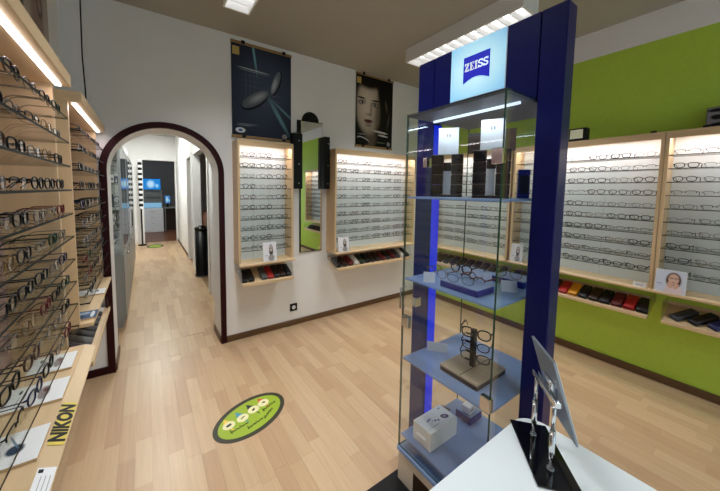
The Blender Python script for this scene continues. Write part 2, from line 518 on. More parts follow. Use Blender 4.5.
DES = [Specs('black', 0.052, 0.034, 3.0, 0.0023, 0.0020), Specs('metal', 0.050, 0.032, 2.4, 0.0013, 0.0012),
       Specs('black', 0.050, 0.036, 2.2, 0.0020, 0.0018), Specs('tortoise', 0.051, 0.037, 2.5, 0.0024, 0.0020),
       Specs('metal', 0.053, 0.030, 3.0, 0.0013, 0.0013, half=True), Specs('gold', 0.049, 0.038, 2.0, 0.0012, 0.0012),
       Specs('blue', 0.051, 0.033, 2.8, 0.0021, 0.0018), Specs('black', 0.054, 0.032, 3.4, 0.0015, 0.0015, half=True),
       Specs('red', 0.050, 0.034, 2.6, 0.0020, 0.0017), Specs('darkgreen', 0.052, 0.036, 2.6, 0.0022, 0.0018)]
WEIGHT = [5, 4, 4, 2, 3, 2, 2, 4, 1, 1]
rest = MB()                 # eyeglasses past the first three hundred
rest_mats = []
def to_rest(d, loc, rz):
    T = Matrix.Translation(loc) @ Matrix.Rotation(rz, 4, 'Z')
    for k, mt in enumerate([d.mat, M['lens']]):
        if mt not in rest_mats: rest_mats.append(mt)
    o = len(rest.v)
    rest.v += [tuple(T @ Vector(p)) for p in d.all.v]
    for f, mi in zip(d.all.f, d.all.m):
        rest.f.append([i+o for i in f]); rest.m.append(rest_mats.index([d.mat, M['lens']][mi])); rest.s.append(True)

# ------------------------------------------------------------------ wall cabinets
gr = random.Random(11)
SHELF_Z = [1.800-0.0983*i for i in range(10)]
def cabinet(label, w, loc, rz, zs, ref, phrase, ncol, parts, mode, group, fascia=False, ledge=0.80, top=1.95, back=None, seams=3, d=0.18, light=True, rev=False, xstart=0.0, strip=None):
    """local x runs along the wall to the viewer's right, the wall is at y = 0, the front at y = -d"""
    zb = ledge-0.02
    r = thing('display_cabinet', label, 'cabinet', (loc[0], loc[1], zb), rz, 'eyeglass cabinets on the walls')
    Z = lambda z: z-zb
    t = 0.02
    for x in (0, w-t): MB().box(x, x+t, -d, 0, Z(ledge), Z(top-t-(0.03 if fascia else 0))).build('side_panel', M['wood'], r)
    td = 0.235 if fascia else d
    tp = MB().bbox(0, w, -td, 0, Z(top-t-(0.03 if fascia else 0)), Z(top), 0.002, 1, smooth=False).build('top_panel', M['woodh'], r)
    ld = 0.235 if fascia else d+0.045
    MB().bbox(0, w, -ld, 0, Z(ledge-0.02), Z(ledge), 0.003, 1, smooth=False).build('ledge', M['woodh'], r)
    bw = (w-2*t)/seams
    for i in range(seams):
        MB().box(t+i*bw+0.001, t+(i+1)*bw-0.001, -0.012, -0.002, Z(ledge), Z(top-t-(0.03 if fascia else 0))).build('back_panel', back or M['back'], r)
    gf = -0.222 if fascia else -d+0.012
    if not fascia: MB().box(t, w-t, -d, -d+0.012, Z(top-0.052), Z(top-t)).build('valance', M['woodh'], r)
    for z in zs:
        MB().slab(t, w-t, gf, -0.0125, Z(z-(0.007 if fascia else 0.005)), Z(z), 0, 1).build('glass_shelf', [M['glass'], M['glassedge']], r)
    zl = top-t-(0.03 if fascia else 0)
    yl = -0.20 if fascia else -d+0.03
    segs = strip or [(0.03, w-0.03)]
    for (a, b) in segs:
        MB().box(a, b, yl-0.009, yl+0.009, Z(zl-0.008), Z(zl)).build('light_strip', M['led'] if fascia else M['led'], r)
    if light:
        area_light('strip_lamp', r, (w/2, yl, Z(zl-0.010)), w-0.08, 0.02, CAB_W*w*(0.30 if fascia else 1.0), (1.0, 0.82, 0.84) if fascia else (1.0, 0.87, 0.83))
    # the eyeglasses standing on the shelves
    T = Matrix.Translation((loc[0], loc[1], 0)) @ Matrix.Rotation(rz, 4, 'Z')
    pitch = (w-2*t-0.02-xstart)/ncol
    for i, z in enumerate(zs):
        for k in range(ncol):
            dsg = gr.choices(DES, WEIGHT)[0]
            lx = t+0.01+xstart+(k+0.5)*pitch+gr.uniform(-0.003, 0.003)
            ly = (-0.205 if fascia else -0.150)+gr.uniform(0, 0.006)
            p = T @ Vector((lx, ly, z+0.0006))
            a = rz+gr.uniform(-0.03, 0.03)
            mm = mode(k, i)
            if mm == 'rest': to_rest(dsg, p, a); continue
            kk = ncol-1-k if rev else k
            lab = '%s eyeglasses, %s from the %s, %s shelf down, %s' % (dsg.colour, ORD[kk], ref, ORD[i], phrase)
            dsg.place(lab, p, a, group, parts)
    return r

cab_narrow = cabinet('narrow beech eyeglass cabinet on the white wall beside the arch', 0.55, (0.70, YB), 0, SHELF_Z,
    'arch', 'narrow cabinet by the arch', 3, False, lambda k, i: 'one', 'eyeglasses in the narrow cabinet')
cab_wide = cabinet('wide beech eyeglass cabinet on the white wall under the portrait poster', 1.27, (1.75, YB), 0, SHELF_Z,
    'mirror', 'cabinet below the portrait', 7, False, lambda k, i: 'one', 'eyeglasses in the wide cabinet', seams=4)
GZ = [z-0.022 for z in SHELF_Z]
cab_g1 = cabinet('beech eyeglass cabinet on the green wall next to the room corner', 1.02, (XR, 2.60), -PI/2, GZ,
    'room corner', 'corner green-wall cabinet', 6, False, lambda k, i: 'one', 'eyeglasses in the corner cabinet of the green wall', ledge=0.775)
cab_g2 = cabinet('beech eyeglass cabinet on the green wall with a black cube on top', 1.045, (XR, 1.558), -PI/2, GZ,
    'picture card', 'cabinet under the black cube', 7, True, lambda k, i: 'rest' if k in (1, 2) else 'one', 'eyeglasses in the middle cabinet of the green wall', ledge=0.775, rev=True)
cab_g3 = cabinet('beech eyeglass cabinet on the green wall with a framed picture on top', 1.06, (XR, 0.510), -PI/2, GZ,
    'black cube', 'cabinet under framed picture', 7, True, lambda k, i: 'one' if k < 3 else 'rest', 'eyeglasses in the green wall cabinet with the picture', ledge=0.775)
LZ = [z-0.015 for z in SHELF_Z]
cab_a = cabinet('long beech eyeglass cabinet with a yellow sign on its front board', 1.36, (XL, 0.30), PI/2, LZ,
    'arch', 'cabinet with the yellow sign', 9, True, lambda k, i: 'one' if k >= 4 else 'rest', 'eyeglasses in the cabinet with the yellow sign', fascia=True, top=1.965,
    back=M['woodback'], rev=True, strip=[(0.03, 0.675), (0.69, 1.33)])
cab_b = cabinet('beech eyeglass cabinet between the long cabinet and the arch', 0.93, (XL, 1.915), PI/2, LZ,
    'arch', 'cabinet beside the arch trim', 6, False, lambda k, i: 'rest', 'eyeglasses in the cabinet beside the arch', fascia=True, top=1.965,
    back=M['woodback'])
if rest.v:
    tag(O('eyeglasses_mass', rest.mesh('eyeglasses_mass', rest_mats, fix=False)), 'crowded rows of small eyeglasses on glass shelves beside the arch trim', 'eyeglasses', kind='stuff')

# ------------------------------------------------------------------ ceiling lamps
def ceiling_lamp(label, x0, x1, y0, y1, k=1.0):
    zb = 2.79
    r = thing('ceiling_lamp', label, 'ceiling lamp', ((x0+x1)/2, (y0+y1)/2, zb), 0, 'louvred ceiling lamps')
    w = (x1-x0)/2; l = (y1-y0)/2; h = ZC-zb
    MB().box(-w, -w+0.012, -l, l, 0, h).box(w-0.012, w, -l, l, 0, h).box(-w+0.012, w-0.012, -l, -l+0.012, 0, h).box(-w+0.012, w-0.012, l-0.012, l, 0, h).box(-w+0.012, w-0.012, -l+0.012, l-0.012, h-0.01, h).build('housing', M['white'], r)
    n = int(2*l/0.085)
    for i in range(1, n):
        y = -l+0.012+(2*l-0.024)*i/n
        MB().box(-w+0.013, w-0.013, y-0.002, y+0.002, 0.002, 0.045).build('louvre', M['white'], r)
    for s in (-0.45, 0.45):
        MB().cyl((s*w, -l+0.03, 0.075), (s*w, l-0.03, 0.075), 0.013, 10).build('tube', M['tube'], r)
    area_light('lamp_light', r, (0, 0, -0.004), (x1-x0)*0.9, (y1-y0)*0.95, LAMP_W*k, (0.96, 0.98, 1.0), math.radians(112))
ceiling_lamp('louvred white ceiling lamp above the floor sticker', 0.500, 0.690, 0.75, 2.27)
ceiling_lamp('louvred white ceiling lamp over the blue display panel', 2.254, 2.48, 1.09, 2.19, 0.8)
ceiling_lamp('added unseen louvred white ceiling lamp near the shop window by the long cabinet', 0.515, 0.665, -2.0, -0.5)  # unseen lamp added behind the camera to light the room
ceiling_lamp('added unseen louvred white ceiling lamp near the shop window by the green wall', 2.254, 2.48, -2.0, -0.9, 0.45)  # its pair, likewise added out of view for more light

# ------------------------------------------------------------------ blue panel with the glass showcase
SX, SY = 1.297, 0.775
case = thing('display_showcase', 'tall navy panel with a lit sign and a glass showcase through it', 'showcase', (SX, SY, 0))
def cpart(mb, name, mats, parent=case):
    return mb.build(name, mats, parent, (-SX, -SY, 0) if parent is case else (0, 0, 0))
PX0, PX1, PTOP = 1.260, 1.333, 2.172
GX0, GX1, GY0, GY1, GTOP, GBOT = 1.052, 1.542, 0.545, 1.002, 1.855, 0.195
cpart(MB().bbox(0.86, 1.66, 0.42, 1.035, 0.0, 0.014, 0.003, 1, smooth=False), 'base_plate', M['black'])
cpart(MB().bbox(PX0, PX1, 0.457, 0.541, 0.014, PTOP, 0.003, 1, smooth=False), 'pillar', M['navy'])
far = cpart(MB().bbox(PX0, PX1, 1.020, 1.123, 0.014, PTOP, 0.003, 1, smooth=False), 'pillar', M['navy'])
cpart(MB().box(PX0+0.010, PX1-0.006, 1.0165, 1.0198, 0.2, 1.84), 'light_strip', M['bluestrip'])
cpart(MB().bbox(PX0, PX1, 0.5435, 1.0175, 1.858, PTOP, 0.002, 1, smooth=False), 'header', M['navy'])
lb = cpart(MB().bbox(PX0-0.006, PX0+0.0, 0.660, 0.920, 1.924, PTOP-0.002, 0.002, 1, smooth=False), 'light_box', M['paper'])
lbm = print_mat('light_box_print', S(126,186,232), [(0.5,0.52,0.62,0.58,0,S(206,250,255),1.0)], 0.4, 0.85)
face = sheet('light_box_face', lbm, 0.256, 0.242, lb, (PX0-0.0066, 0.79, 1.926), (0,0,-PI/2))
# logo: blue field with a hollow lower edge, white slab letters
lw, lh = 0.124, 0.118
poly = [(-lw/2, lh/2), (-lw/2, -lh/2)]+[(-lw/2+lw*i/12, -lh/2+0.020*math.sin(PI*i/12)) for i in range(1, 12)]+[(lw/2, -lh/2), (lw/2, lh/2)]
M['logo'] = pbr('logo_blue', S(18,26,170), 0.4, emit=S(20,30,200), es=0.7)
M['logowhite'] = pbr('logo_white', S(240,245,255), 0.4, emit=S(225,240,255), es=0.5)
logo = MB().prism(poly, -0.0004, 0.0004, 'z').build('logo', M['logo'], lb, (PX0-0.0073, 0.79, 2.050), (PI/2, 0, -PI/2))
def letters():
    out = []; h = 0.036; b = 0.0062; w = 0.021
    def rect(m, x0, x1, y0, y1): m.prism([(x0,y0),(x1,y0),(x1,y1),(x0,y1)], 0, 0.0005, 'z')
    z = MB(); rect(z, 0, w, 0, b); rect(z, 0, w, h-b, h); z.prism([(0,b),(0.009,b),(w,h-b),(w-0.009,h-b)], 0, 0.0005, 'z'); rect(z, w-0.003, w, b, b+0.006); rect(z, 0, 0.003, h-b-0.006, h-b)
    e = MB(); rect(e, 0, w, 0, b*0.7); rect(e, 0, w, h-b*0.7, h); rect(e, 0.003, 0.011, b*0.7, h-b*0.7); rect(e, 0.011, w-0.005, h/2-0.0025, h/2+0.0025); rect(e, w-0.003, w, b*0.7, b+0.005); rect(e, w-0.003, w, h-b-0.005, h-b*0.7)
    i = MB(); rect(i, 0, 0.014, 0, b*0.7); rect(i, 0, 0.014, h-b*0.7, h); rect(i, 0.003, 0.011, b*0.7, h-b*0.7)
    def ess():
        s = MB(); r = 0.0085; cx = w/2
        pts = [(cx+r*math.cos(a), h-0.003-r*0.85+r*0.85*math.sin(a)) for a in [math.radians(20+x*25) for x in range(0, 10)]]
        pts = pts[:9]+[(cx+r*math.cos(a), 0.003+r*0.85+r*0.85*math.sin(a)) for a in [math.radians(70-x*28) for x in range(0, 10)]]
        t = 0.0036
        for p, q in zip(pts[:-1], pts[1:]):
            d = Vector((q[0]-p[0], q[1]-p[1])); L_ = d.length
            if L_ < 1e-6: continue
            d /= L_; nn = Vector((-d.y, d.x))*t*0.8; dd = d*0.0012
            s.prism([(p[0]-dd.x+nn.x, p[1]-dd.y+nn.y), (p[0]-dd.x-nn.x, p[1]-dd.y-nn.y), (q[0]+dd.x-nn.x, q[1]+dd.y-nn.y), (q[0]+dd.x+nn.x, q[1]+dd.y+nn.y)], 0, 0.0005, 'z')
        rect(s, w-0.0035, w, h-0.011, h); rect(s, 0, 0.0035, 0, 0.011)
        return s
    return [(z, w), (e, w), (i, 0.014), (ess(), w), (ess(), w)]
LS = letters(); gap = 0.0028
tw = sum(w for _, w in LS)+gap*4; x = -tw/2
for m, w in LS:
    m.build('letter', M['logowhite'], logo, (x, -0.006, 0.0005)); x += w+gap
for c in (face, logo): c.location = Vector(c.location)
# glass walls
gl = [M['case_glass'], M['case_edge']]
cpart(MB().slab(GX0, GX1, GY0, GY0+0.006, GBOT, GTOP, 0, 1, 1), 'glass_wall', gl)
cpart(MB().slab(GX0, GX1, GY1-0.006, GY1, GBOT, GTOP, 0, 1, 1), 'glass_wall', gl)
cpart(MB().slab(GX0, GX0+0.006, GY0+0.007, GY1-0.007, GBOT, GTOP, 0, 1, 0), 'glass_wall', gl)
cpart(MB().slab(GX1-0.006, GX1, GY0+0.007, GY1-0.007, GBOT, GTOP, 0, 1, 0), 'glass_wall', gl)
cpart(MB().box(GX0+0.007, GX1-0.007, GY0+0.007, GY1-0.007, GTOP-0.012, GTOP-0.002), 'top_panel', M['midgrey'])
cpart(MB().box(1.203, 1.212, GY0+0.03, GY1-0.03, GTOP-0.022, GTOP-0.0125), 'light_bar', emitter('case_led', (0.75,0.88,1.0,1), 2.2))
area_light('case_light', case, (1.208-SX, 0.775-SY, GTOP-0.032), 0.02, 0.40, 1.0, (0.72, 0.85, 1.0))
SH = [1.470, 1.072, 0.665, 0.262]
for z in SH[:3]: cpart(MB().box(GX0+0.008, GX1-0.008, GY0+0.008, GY1-0.008, z-0.008, z), 'shelf', M['frost'])
cpart(MB().bbox(GX0+0.008, GX1-0.008, GY0+0.008, GY1-0.008, SH[3]-0.012, SH[3], 0.002, 1, smooth=False), 'bottom_shelf', M['frost'])
cpart(MB().bbox(GX0-0.006, GX1+0.006, GY0-0.004, GY1+0.006, 0.168, 0.194, 0.004, 1, smooth=False), 'deck', M['frost'])
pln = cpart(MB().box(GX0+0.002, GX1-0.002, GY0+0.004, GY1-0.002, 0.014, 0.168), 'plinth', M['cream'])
MB().box(GX0+0.001, GX0+0.002, 0.58, 0.90, 0.016, 0.125).build('dark_patch', M['darkbrown'], pln)  # thin dark brown sheet laid on the plinth face
for (x, y, z) in ((GX0, GY0+0.02, 1.625), (GX0, GY0+0.02, 0.70), (GX0, GY1-0.03, 0.86)):
    cpart(MB().bbox(x-0.009, x+0.016, y-0.02, y+0.02, z-0.028, z+0.028, 0.002, 1, smooth=False), 'hinge', M['chrome'])
for (x, z) in ((1.20, 1.64), (1.155, 0.93)):
    cpart(MB().bbox(x-0.02, x+0.02, GY1-0.014, GY1+0.008, z-0.024, z+0.024, 0.002, 1, smooth=False), 'hinge', M['chrome'])
cpart(MB().tube([(GX0-0.001, 0.985, 1.03), (GX0-0.03, 0.985, 1.03), (GX0-0.03, 0.985, 0.93), (GX0-0.001, 0.985, 0.93)], 0.004, 8), 'handle', M['steel'])

# --- top shelf: two black box stands with cards
def box_stand(label, x, y, rz, card):
    r = thing('frame_stand', label, 'display stand', (x, y, SH[0]+0.0005), rz, 'black box stands in the showcase')
    w, h, d = 0.140, 0.205, 0.05
    for sx in (-1, 1):
        for k in range(4):
            x0, x1 = sorted((sx*0.018, sx*w/2))
            MB().bbox(x0, x1, -d/2, d/2, 0.012+k*0.048, 0.012+k*0.048+0.0465, 0.003, 1, smooth=False).build('box', M['black'], r)
    MB().bbox(-0.0175, 0.0175, -d/2+0.004, d/2, 0.125, 0.165, 0.002, 1, smooth=False).build('crossbar', M['black'], r)
    MB().bbox(-w/2, w/2, -d/2, d/2, 0.0, 0.0115, 0.002, 1, smooth=False).build('base', M['black'], r)
    MB().box(-0.016, 0.016, -0.002, 0.0, 0.012, 0.124).build('insert', M['paper'], r)
    c = tag(O('standing_card', None, None, (x+math.cos(rz)*0.0-math.sin(rz)*0.008, y+math.sin(rz)*0.0+math.cos(rz)*0.008, SH[0]+0.207), (math.radians(-6), 0, rz+card)),
            'white card standing on the %s' % ('far black box stand in the showcase' if card > 0 else 'near black box stand in the showcase'), 'card', 'white cards on the black box stands')
    MB().box(-0.046, 0.046, -0.0012, 0.0012, 0, 0.130).build('card_sheet', M['paper'], c)
    MB().box(-0.009, -0.002, -0.0018, -0.0012, 0.085, 0.10).box(0.002, 0.009, -0.0018, -0.0012, 0.085, 0.10).build('print', M['grey'], c)
box_stand('black H-shaped box stand beside the far blue pillar in the showcase', 1.235, 0.905, math.radians(-58), 0.08)
box_stand('black H-shaped box stand nearer the navy block on the top glass shelf', 1.235, 0.690, math.radians(-60), -0.05)
def loose_box(name, label, cat, x, y, z, sx, sy, sz, rz, mat, group=None, r=0.002):
    return tag(MB().bbox(-sx/2, sx/2, -sy/2, sy/2, 0, sz, r, 1, smooth=False).build(name, mat, None, (x, y, z+0.0005), (0, 0, rz)), label, cat, group)
b = thing('display_block', 'upright navy display block on the top showcase shelf', 'display block', (1.40, 0.635, SH[0]+0.0005), math.radians(-60))
MB().bbox(-0.022, 0.022, -0.02, 0.02, 0, 0.125, 0.002, 1, smooth=False).build('block', M['navyblock'], b)
MB().box(-0.018, 0.018, -0.0212, -0.0202, 0.02, 0.10).build('front_plate', M['black'], b)
for lab, x, y, mt in (('dark brown card hanging behind the far white card', 1.36, 0.84, M['darkbrown']), ('brown card standing behind the near white card', 1.37, 0.70, pbr('tan_card', S(120,92,72), 0.6))):
    c = thing('leaflet_holder', lab, 'card', (x, y, SH[0]+0.0005), math.radians(-60))
    MB().box(-0.03, 0.03, -0.015, 0.015, 0, 0.004).box(-0.004, 0.004, -0.004, 0.004, 0.004, 0.22).build('foot', M['steel'], c)
    MB().box(-0.035, 0.035, -0.006, -0.0045, 0.21, 0.31).build('card_sheet', mt, c)

# --- second shelf
def low_block(label, x0, x1, y0, y1, z, h):
    r = thing('display_block', label, 'display block', ((x0+x1)/2, (y0+y1)/2, z+0.0005), 0, 'navy display blocks')
    a, b = (x1-x0)/2, (y1-y0)/2
    MB().bbox(-a, a, -b, b, 0, h-0.003, 0.0015, 1, smooth=False).build('block', M['navyblock'], r)
    MB().box(-a+0.001, a-0.001, -b+0.001, b-0.001, h-0.003, h).build('top_plate', M['frost'], r)
    return r
low_block('low navy block with silver eyeglasses on the second showcase shelf', 1.100, 1.222, 0.645, 0.822, SH[1], 0.030)
low_block('low navy block beside the near blue pillar on the second showcase shelf', 1.375, 1.50, 0.60, 0.74, SH[1], 0.030)
DES[1].place('thin silver eyeglasses lying on the low navy block', (1.118, 0.735, SH[1]+0.0312), math.radians(-75), 'eyeglasses in the showcase')
SPEC_DISP = [Specs('red', 0.052, 0.040, 2.4, 0.0026, 0.0022), Specs('black', 0.054, 0.044, 2.3, 0.0030, 0.0024), Specs('gold', 0.052, 0.042, 2.1, 0.0014, 0.0013), Specs('black', 0.054, 0.038, 2.6, 0.0022, 0.0019)]
for lab, d, x, y, a in (('thick black eyeglasses on the second showcase shelf behind the clear block', SPEC_DISP[1], 1.362, 0.895, -90),
                        ('gold rimmed eyeglasses on the second showcase shelf by the far pillar', SPEC_DISP[2], 1.195, 0.918, -90),
                        ('dark red eyeglasses behind the low navy block on the second showcase shelf', SPEC_DISP[0], 1.236, 0.752, -90)):
    d.place(lab, (x, y, SH[1]+0.0006), math.radians(a), 'eyeglasses in the showcase')
SPEC_DISP[2].place('gold rimmed eyeglasses on the navy block by the near pillar', (1.388, 0.672, SH[1]+0.0312), math.radians(-90), 'eyeglasses in the showcase')
M['clearwhite'] = pbr('frosted_clear', S(212,220,232), 0.25)
for lab, x, y, z, sx, sz in (('frosted price tag beside the far end of the navy block', 1.110, 0.890, SH[1], 0.052, 0.045), ('frosted price tag behind the near end of the navy block', 1.300, 0.625, SH[1], 0.06, 0.045),
                             ('frosted price tag behind the eyeglass tree', 1.260, 0.945, SH[2], 0.10, 0.04), ('frosted price tag by the near edge of the bottom showcase shelf', 1.20, 0.66, SH[3], 0.06, 0.05)):
    tag(MB().prism([(-0.018,0),(0.018,0),(0.002,sz),(-0.002,sz)], -sx/2, sx/2, 'x').build('price_tag', M['clearwhite'], None, (x, y, z+0.0005), (0, 0, math.radians(-50))), lab, 'price tag', 'frosted price tags')

# --- third shelf: eyeglass tree on a wooden base
tr = thing('eyeglass_tree', 'black eyeglass tree on a square wooden base in the showcase', 'display stand', (1.245, 0.737, SH[2]+0.0005))
M['ash'] = pbr('ash_base', S(176,158,134), 0.5, var=0.12, scale=20, stretch=(1,0.15,1))
wb = MB().bbox(-0.115, 0.115, -0.092, 0.092, 0.020, 0.030, 0.002, 1, smooth=False).build('wooden_base', M['ash'], tr)
MB().bbox(-0.114, 0.114, -0.091, 0.091, 0, 0.0198, 0.002, 1, smooth=False).build('foot_plate', M['darkbrown'], tr)
MB().box(-0.113, 0.113, -0.012, -0.009, 0.030, 0.0304).build('groove', M['black'], wb)
MB().bbox(-0.014, 0.010, -0.010, 0.010, 0.030, 0.205, 0.002, 1, smooth=False).build('post', M['black'], tr)
for k in range(4):
    z = 0.060+k*0.040
    MB().cyl((-0.012, 0, z), (-0.036, -0.012, z+0.006), 0.004, 8).cyl((-0.012, 0, z), (-0.028, 0.022, z+0.006), 0.004, 8).build('arm', M['black'], tr)
for k, (lab, d) in enumerate((('lowest black eyeglasses hanging on the eyeglass tree', SPEC_DISP[3]), ('middle dark eyeglasses hanging on the eyeglass tree', DES[2]), ('topmost black eyeglasses hanging on the eyeglass tree', SPEC_DISP[1]))):
    d.place(lab, (1.205, 0.705, SH[2]+0.075+k*0.053), math.radians(-68), 'eyeglasses hung on the tree', True)

# --- bottom shelf: cartons
pb = thing('product_carton', 'white printed carton with a pull tab on the bottom showcase shelf', 'box', (1.192, 0.887, SH[3]+0.0005))
bd = MB().bbox(-0.102, 0.102, -0.053, 0.053, 0, 0.092, 0.0015, 1, smooth=False).build('carton', M['paper'], pb)
cm = print_mat('carton_print', S(232,238,244), [(0.30,0.60,0.10,0.05,20,S(120,140,190),0.4), (0.44,0.42,0.03,0.06,0,S(40,60,140),0.3), (0.52,0.36,0.03,0.06,0,S(40,60,140),0.3), (0.36,0.47,0.02,0.03,0,S(60,70,120),0.4), (0.76,0.36,0.10,0.16,25,S(46,36,86),0.15), (0.76,0.36,0.05,0.08,25,S(150,150,190),0.3), (0.3,0.2,0.22,0.02,0,S(150,165,190),0.5), (0.85,0.86,0.03,0.05,0,S(60,70,120),0.3)])
tp = sheet('carton_print', cm, 0.198, 0.100, bd, (0, -0.05, 0.0925), (-PI/2, 0, 0))
MB().bbox(-0.116, -0.1022, -0.03, 0.025, 0.045, 0.052, 0.001, 1, smooth=False).build('pull_tab', M['paper'], pb)
bb = thing('blue_carton', 'small navy carton on the bottom showcase shelf under a white one', 'box', (1.452, 0.870, SH[3]+0.0005))
MB().bbox(-0.052, 0.052, -0.044, 0.044, 0, 0.040, 0.0015, 1, smooth=False).build('carton', M['navyblock'], bb)
MB().box(-0.050, 0.050, -0.042, 0.042, 0.040, 0.0405).build('lid_print', M['frost'], bb)
sb = thing('small_carton', 'tiny white carton standing on the navy carton', 'box', (1.447, 0.868, SH[3]+0.0416), 0.1)
MB().bbox(-0.032, 0.032, -0.022, 0.022, 0, 0.036, 0.001, 1, smooth=False).build('carton', M['paper'], sb)
MB().box(-0.025, 0.018, -0.0226, -0.0221, 0.012, 0.018).box(-0.025, 0.025, -0.0226, -0.0221, 0.024, 0.027).build('print', M['navyblock'], sb)
cl = thing('folded_cloth', 'grey folded lens cloth lying behind the white carton', 'cloth', (1.36, 0.962, SH[3]+0.0005), 0.35)
MB().bbox(-0.045, 0.045, -0.026, 0.026, 0, 0.006, 0.002, 2).build('cloth', M['darkgrey'], cl)
MB().box(-0.02, 0.01, -0.012, 0.006, 0.006, 0.0066).build('tag_print', M['paper'], cl)

# ------------------------------------------------------------------ counter with the tilting mirror
ct = thing('service_counter', 'white counter with a rounded corner in front of the showcase', 'counter', (0.72, -0.25, 0))
def round_poly(x0, x1, y0, y1, r, n=8):
    pts = []
    for cx, cy, a0 in ((x1-r, y1-r, 0), (x0+r, y1-r, 90), (x0+r, y0+r, 180), (x1-r, y0+r, 270)):
        for i in range(n+1):
            a = math.radians(a0+90*i/n); pts.append((cx+r*math.cos(a), cy+r*math.sin(a)))
    return pts
MB().prism(round_poly(0.37-0.72, 1.062-0.72, -1.0+0.25, 0.437+0.25, 0.07), 0.722, 0.750).build('counter_top', M['counter'], ct)
MB().bbox(-0.32, 0.30, -0.72, 0.60, 0.0, 0.7215, 0.004, 1, smooth=False).build('body', M['white'], ct)
for x0, x1 in ((-0.315, -0.005), (0.005, 0.295)):
    dr = MB().bbox(x0, x1, 0.6005, 0.612, 0.05, 0.70, 0.002, 1, smooth=False).build('door', M['counter'], ct)
    MB().cyl(((x0+x1)/2, 0.612, 0.62), ((x0+x1)/2, 0.626, 0.62), 0.008, 12).build('knob', M['steel'], dr)

cen = Vector((0.931, 0.332)); uu = Vector((-0.743, -0.669)); oo = Vector((0.669, -0.743))
ms = thing('table_mirror', 'tilting table mirror on two chrome posts with a black base', 'mirror', (cen.x, cen.y, 0.7502), math.atan2(uu.y, uu.x))
# local x = uu, local y = (-uu.y, uu.x) = -oo side
MB().bbox(-0.112, 0.112, -0.051, 0.051, 0, 0.006, 0.0015, 1, smooth=False).build('base', M['blackgloss'], ms)
Yl = 1.0 if Vector((-uu.y, uu.x)).dot(oo) > 0 else -1.0
zb_ = 0.7502
for s, zt in ((-0.065, 0.947), (0.052, 0.940)):
    p = MB().cyl((s, 0, 0.006), (s, 0, 0.115), 0.0068, 16).cyl((s, 0, 0.115), (s, 0, zt-zb_), 0.0048, 16).build('post', M['chrome'], ms)
    MB().cyl((s, 0, 0.006), (s, 0, 0.009), 0.0095, 16).build('collar', M['chrome'], p)
hb = 0.947-zb_
MB().bbox(-0.080, 0.070, -0.0075, 0.0075, hb-0.008, hb+0.008, 0.002, 2).build('crossbar', M['chrome'], ms)
MB().bbox(-0.055, 0.002, Yl*0.007 if Yl > 0 else -0.024, 0.024 if Yl > 0 else -0.007, hb-0.022, hb+0.022, 0.004, 2).cyl((-0.026, Yl*0.006, hb), (-0.026, Yl*0.026, hb-0.004), 0.010, 12).build('bracket', M['chrome'], ms)
th = -0.288
RM = Matrix.Rotation(-Yl*th, 4, 'X')
mp_ = O('mirror_panel', None, ms, (-0.0331, Yl*0.0305, 0.9355-zb_), (-Yl*th, 0, 0))
MB().bbox(-0.075, 0.075, -0.003, 0.003, -0.117, 0.117, 0.001, 1, smooth=False).build('backing', pbr('mirror_back', S(150,158,168), 0.3, metal=0.6), mp_)
ymr = 0.0034*Yl
MB().box(-0.074, 0.074, min(ymr, Yl*0.0042), max(ymr, Yl*0.0042), -0.116, 0.116).build('mirror_glass', M['mirror'], mp_)

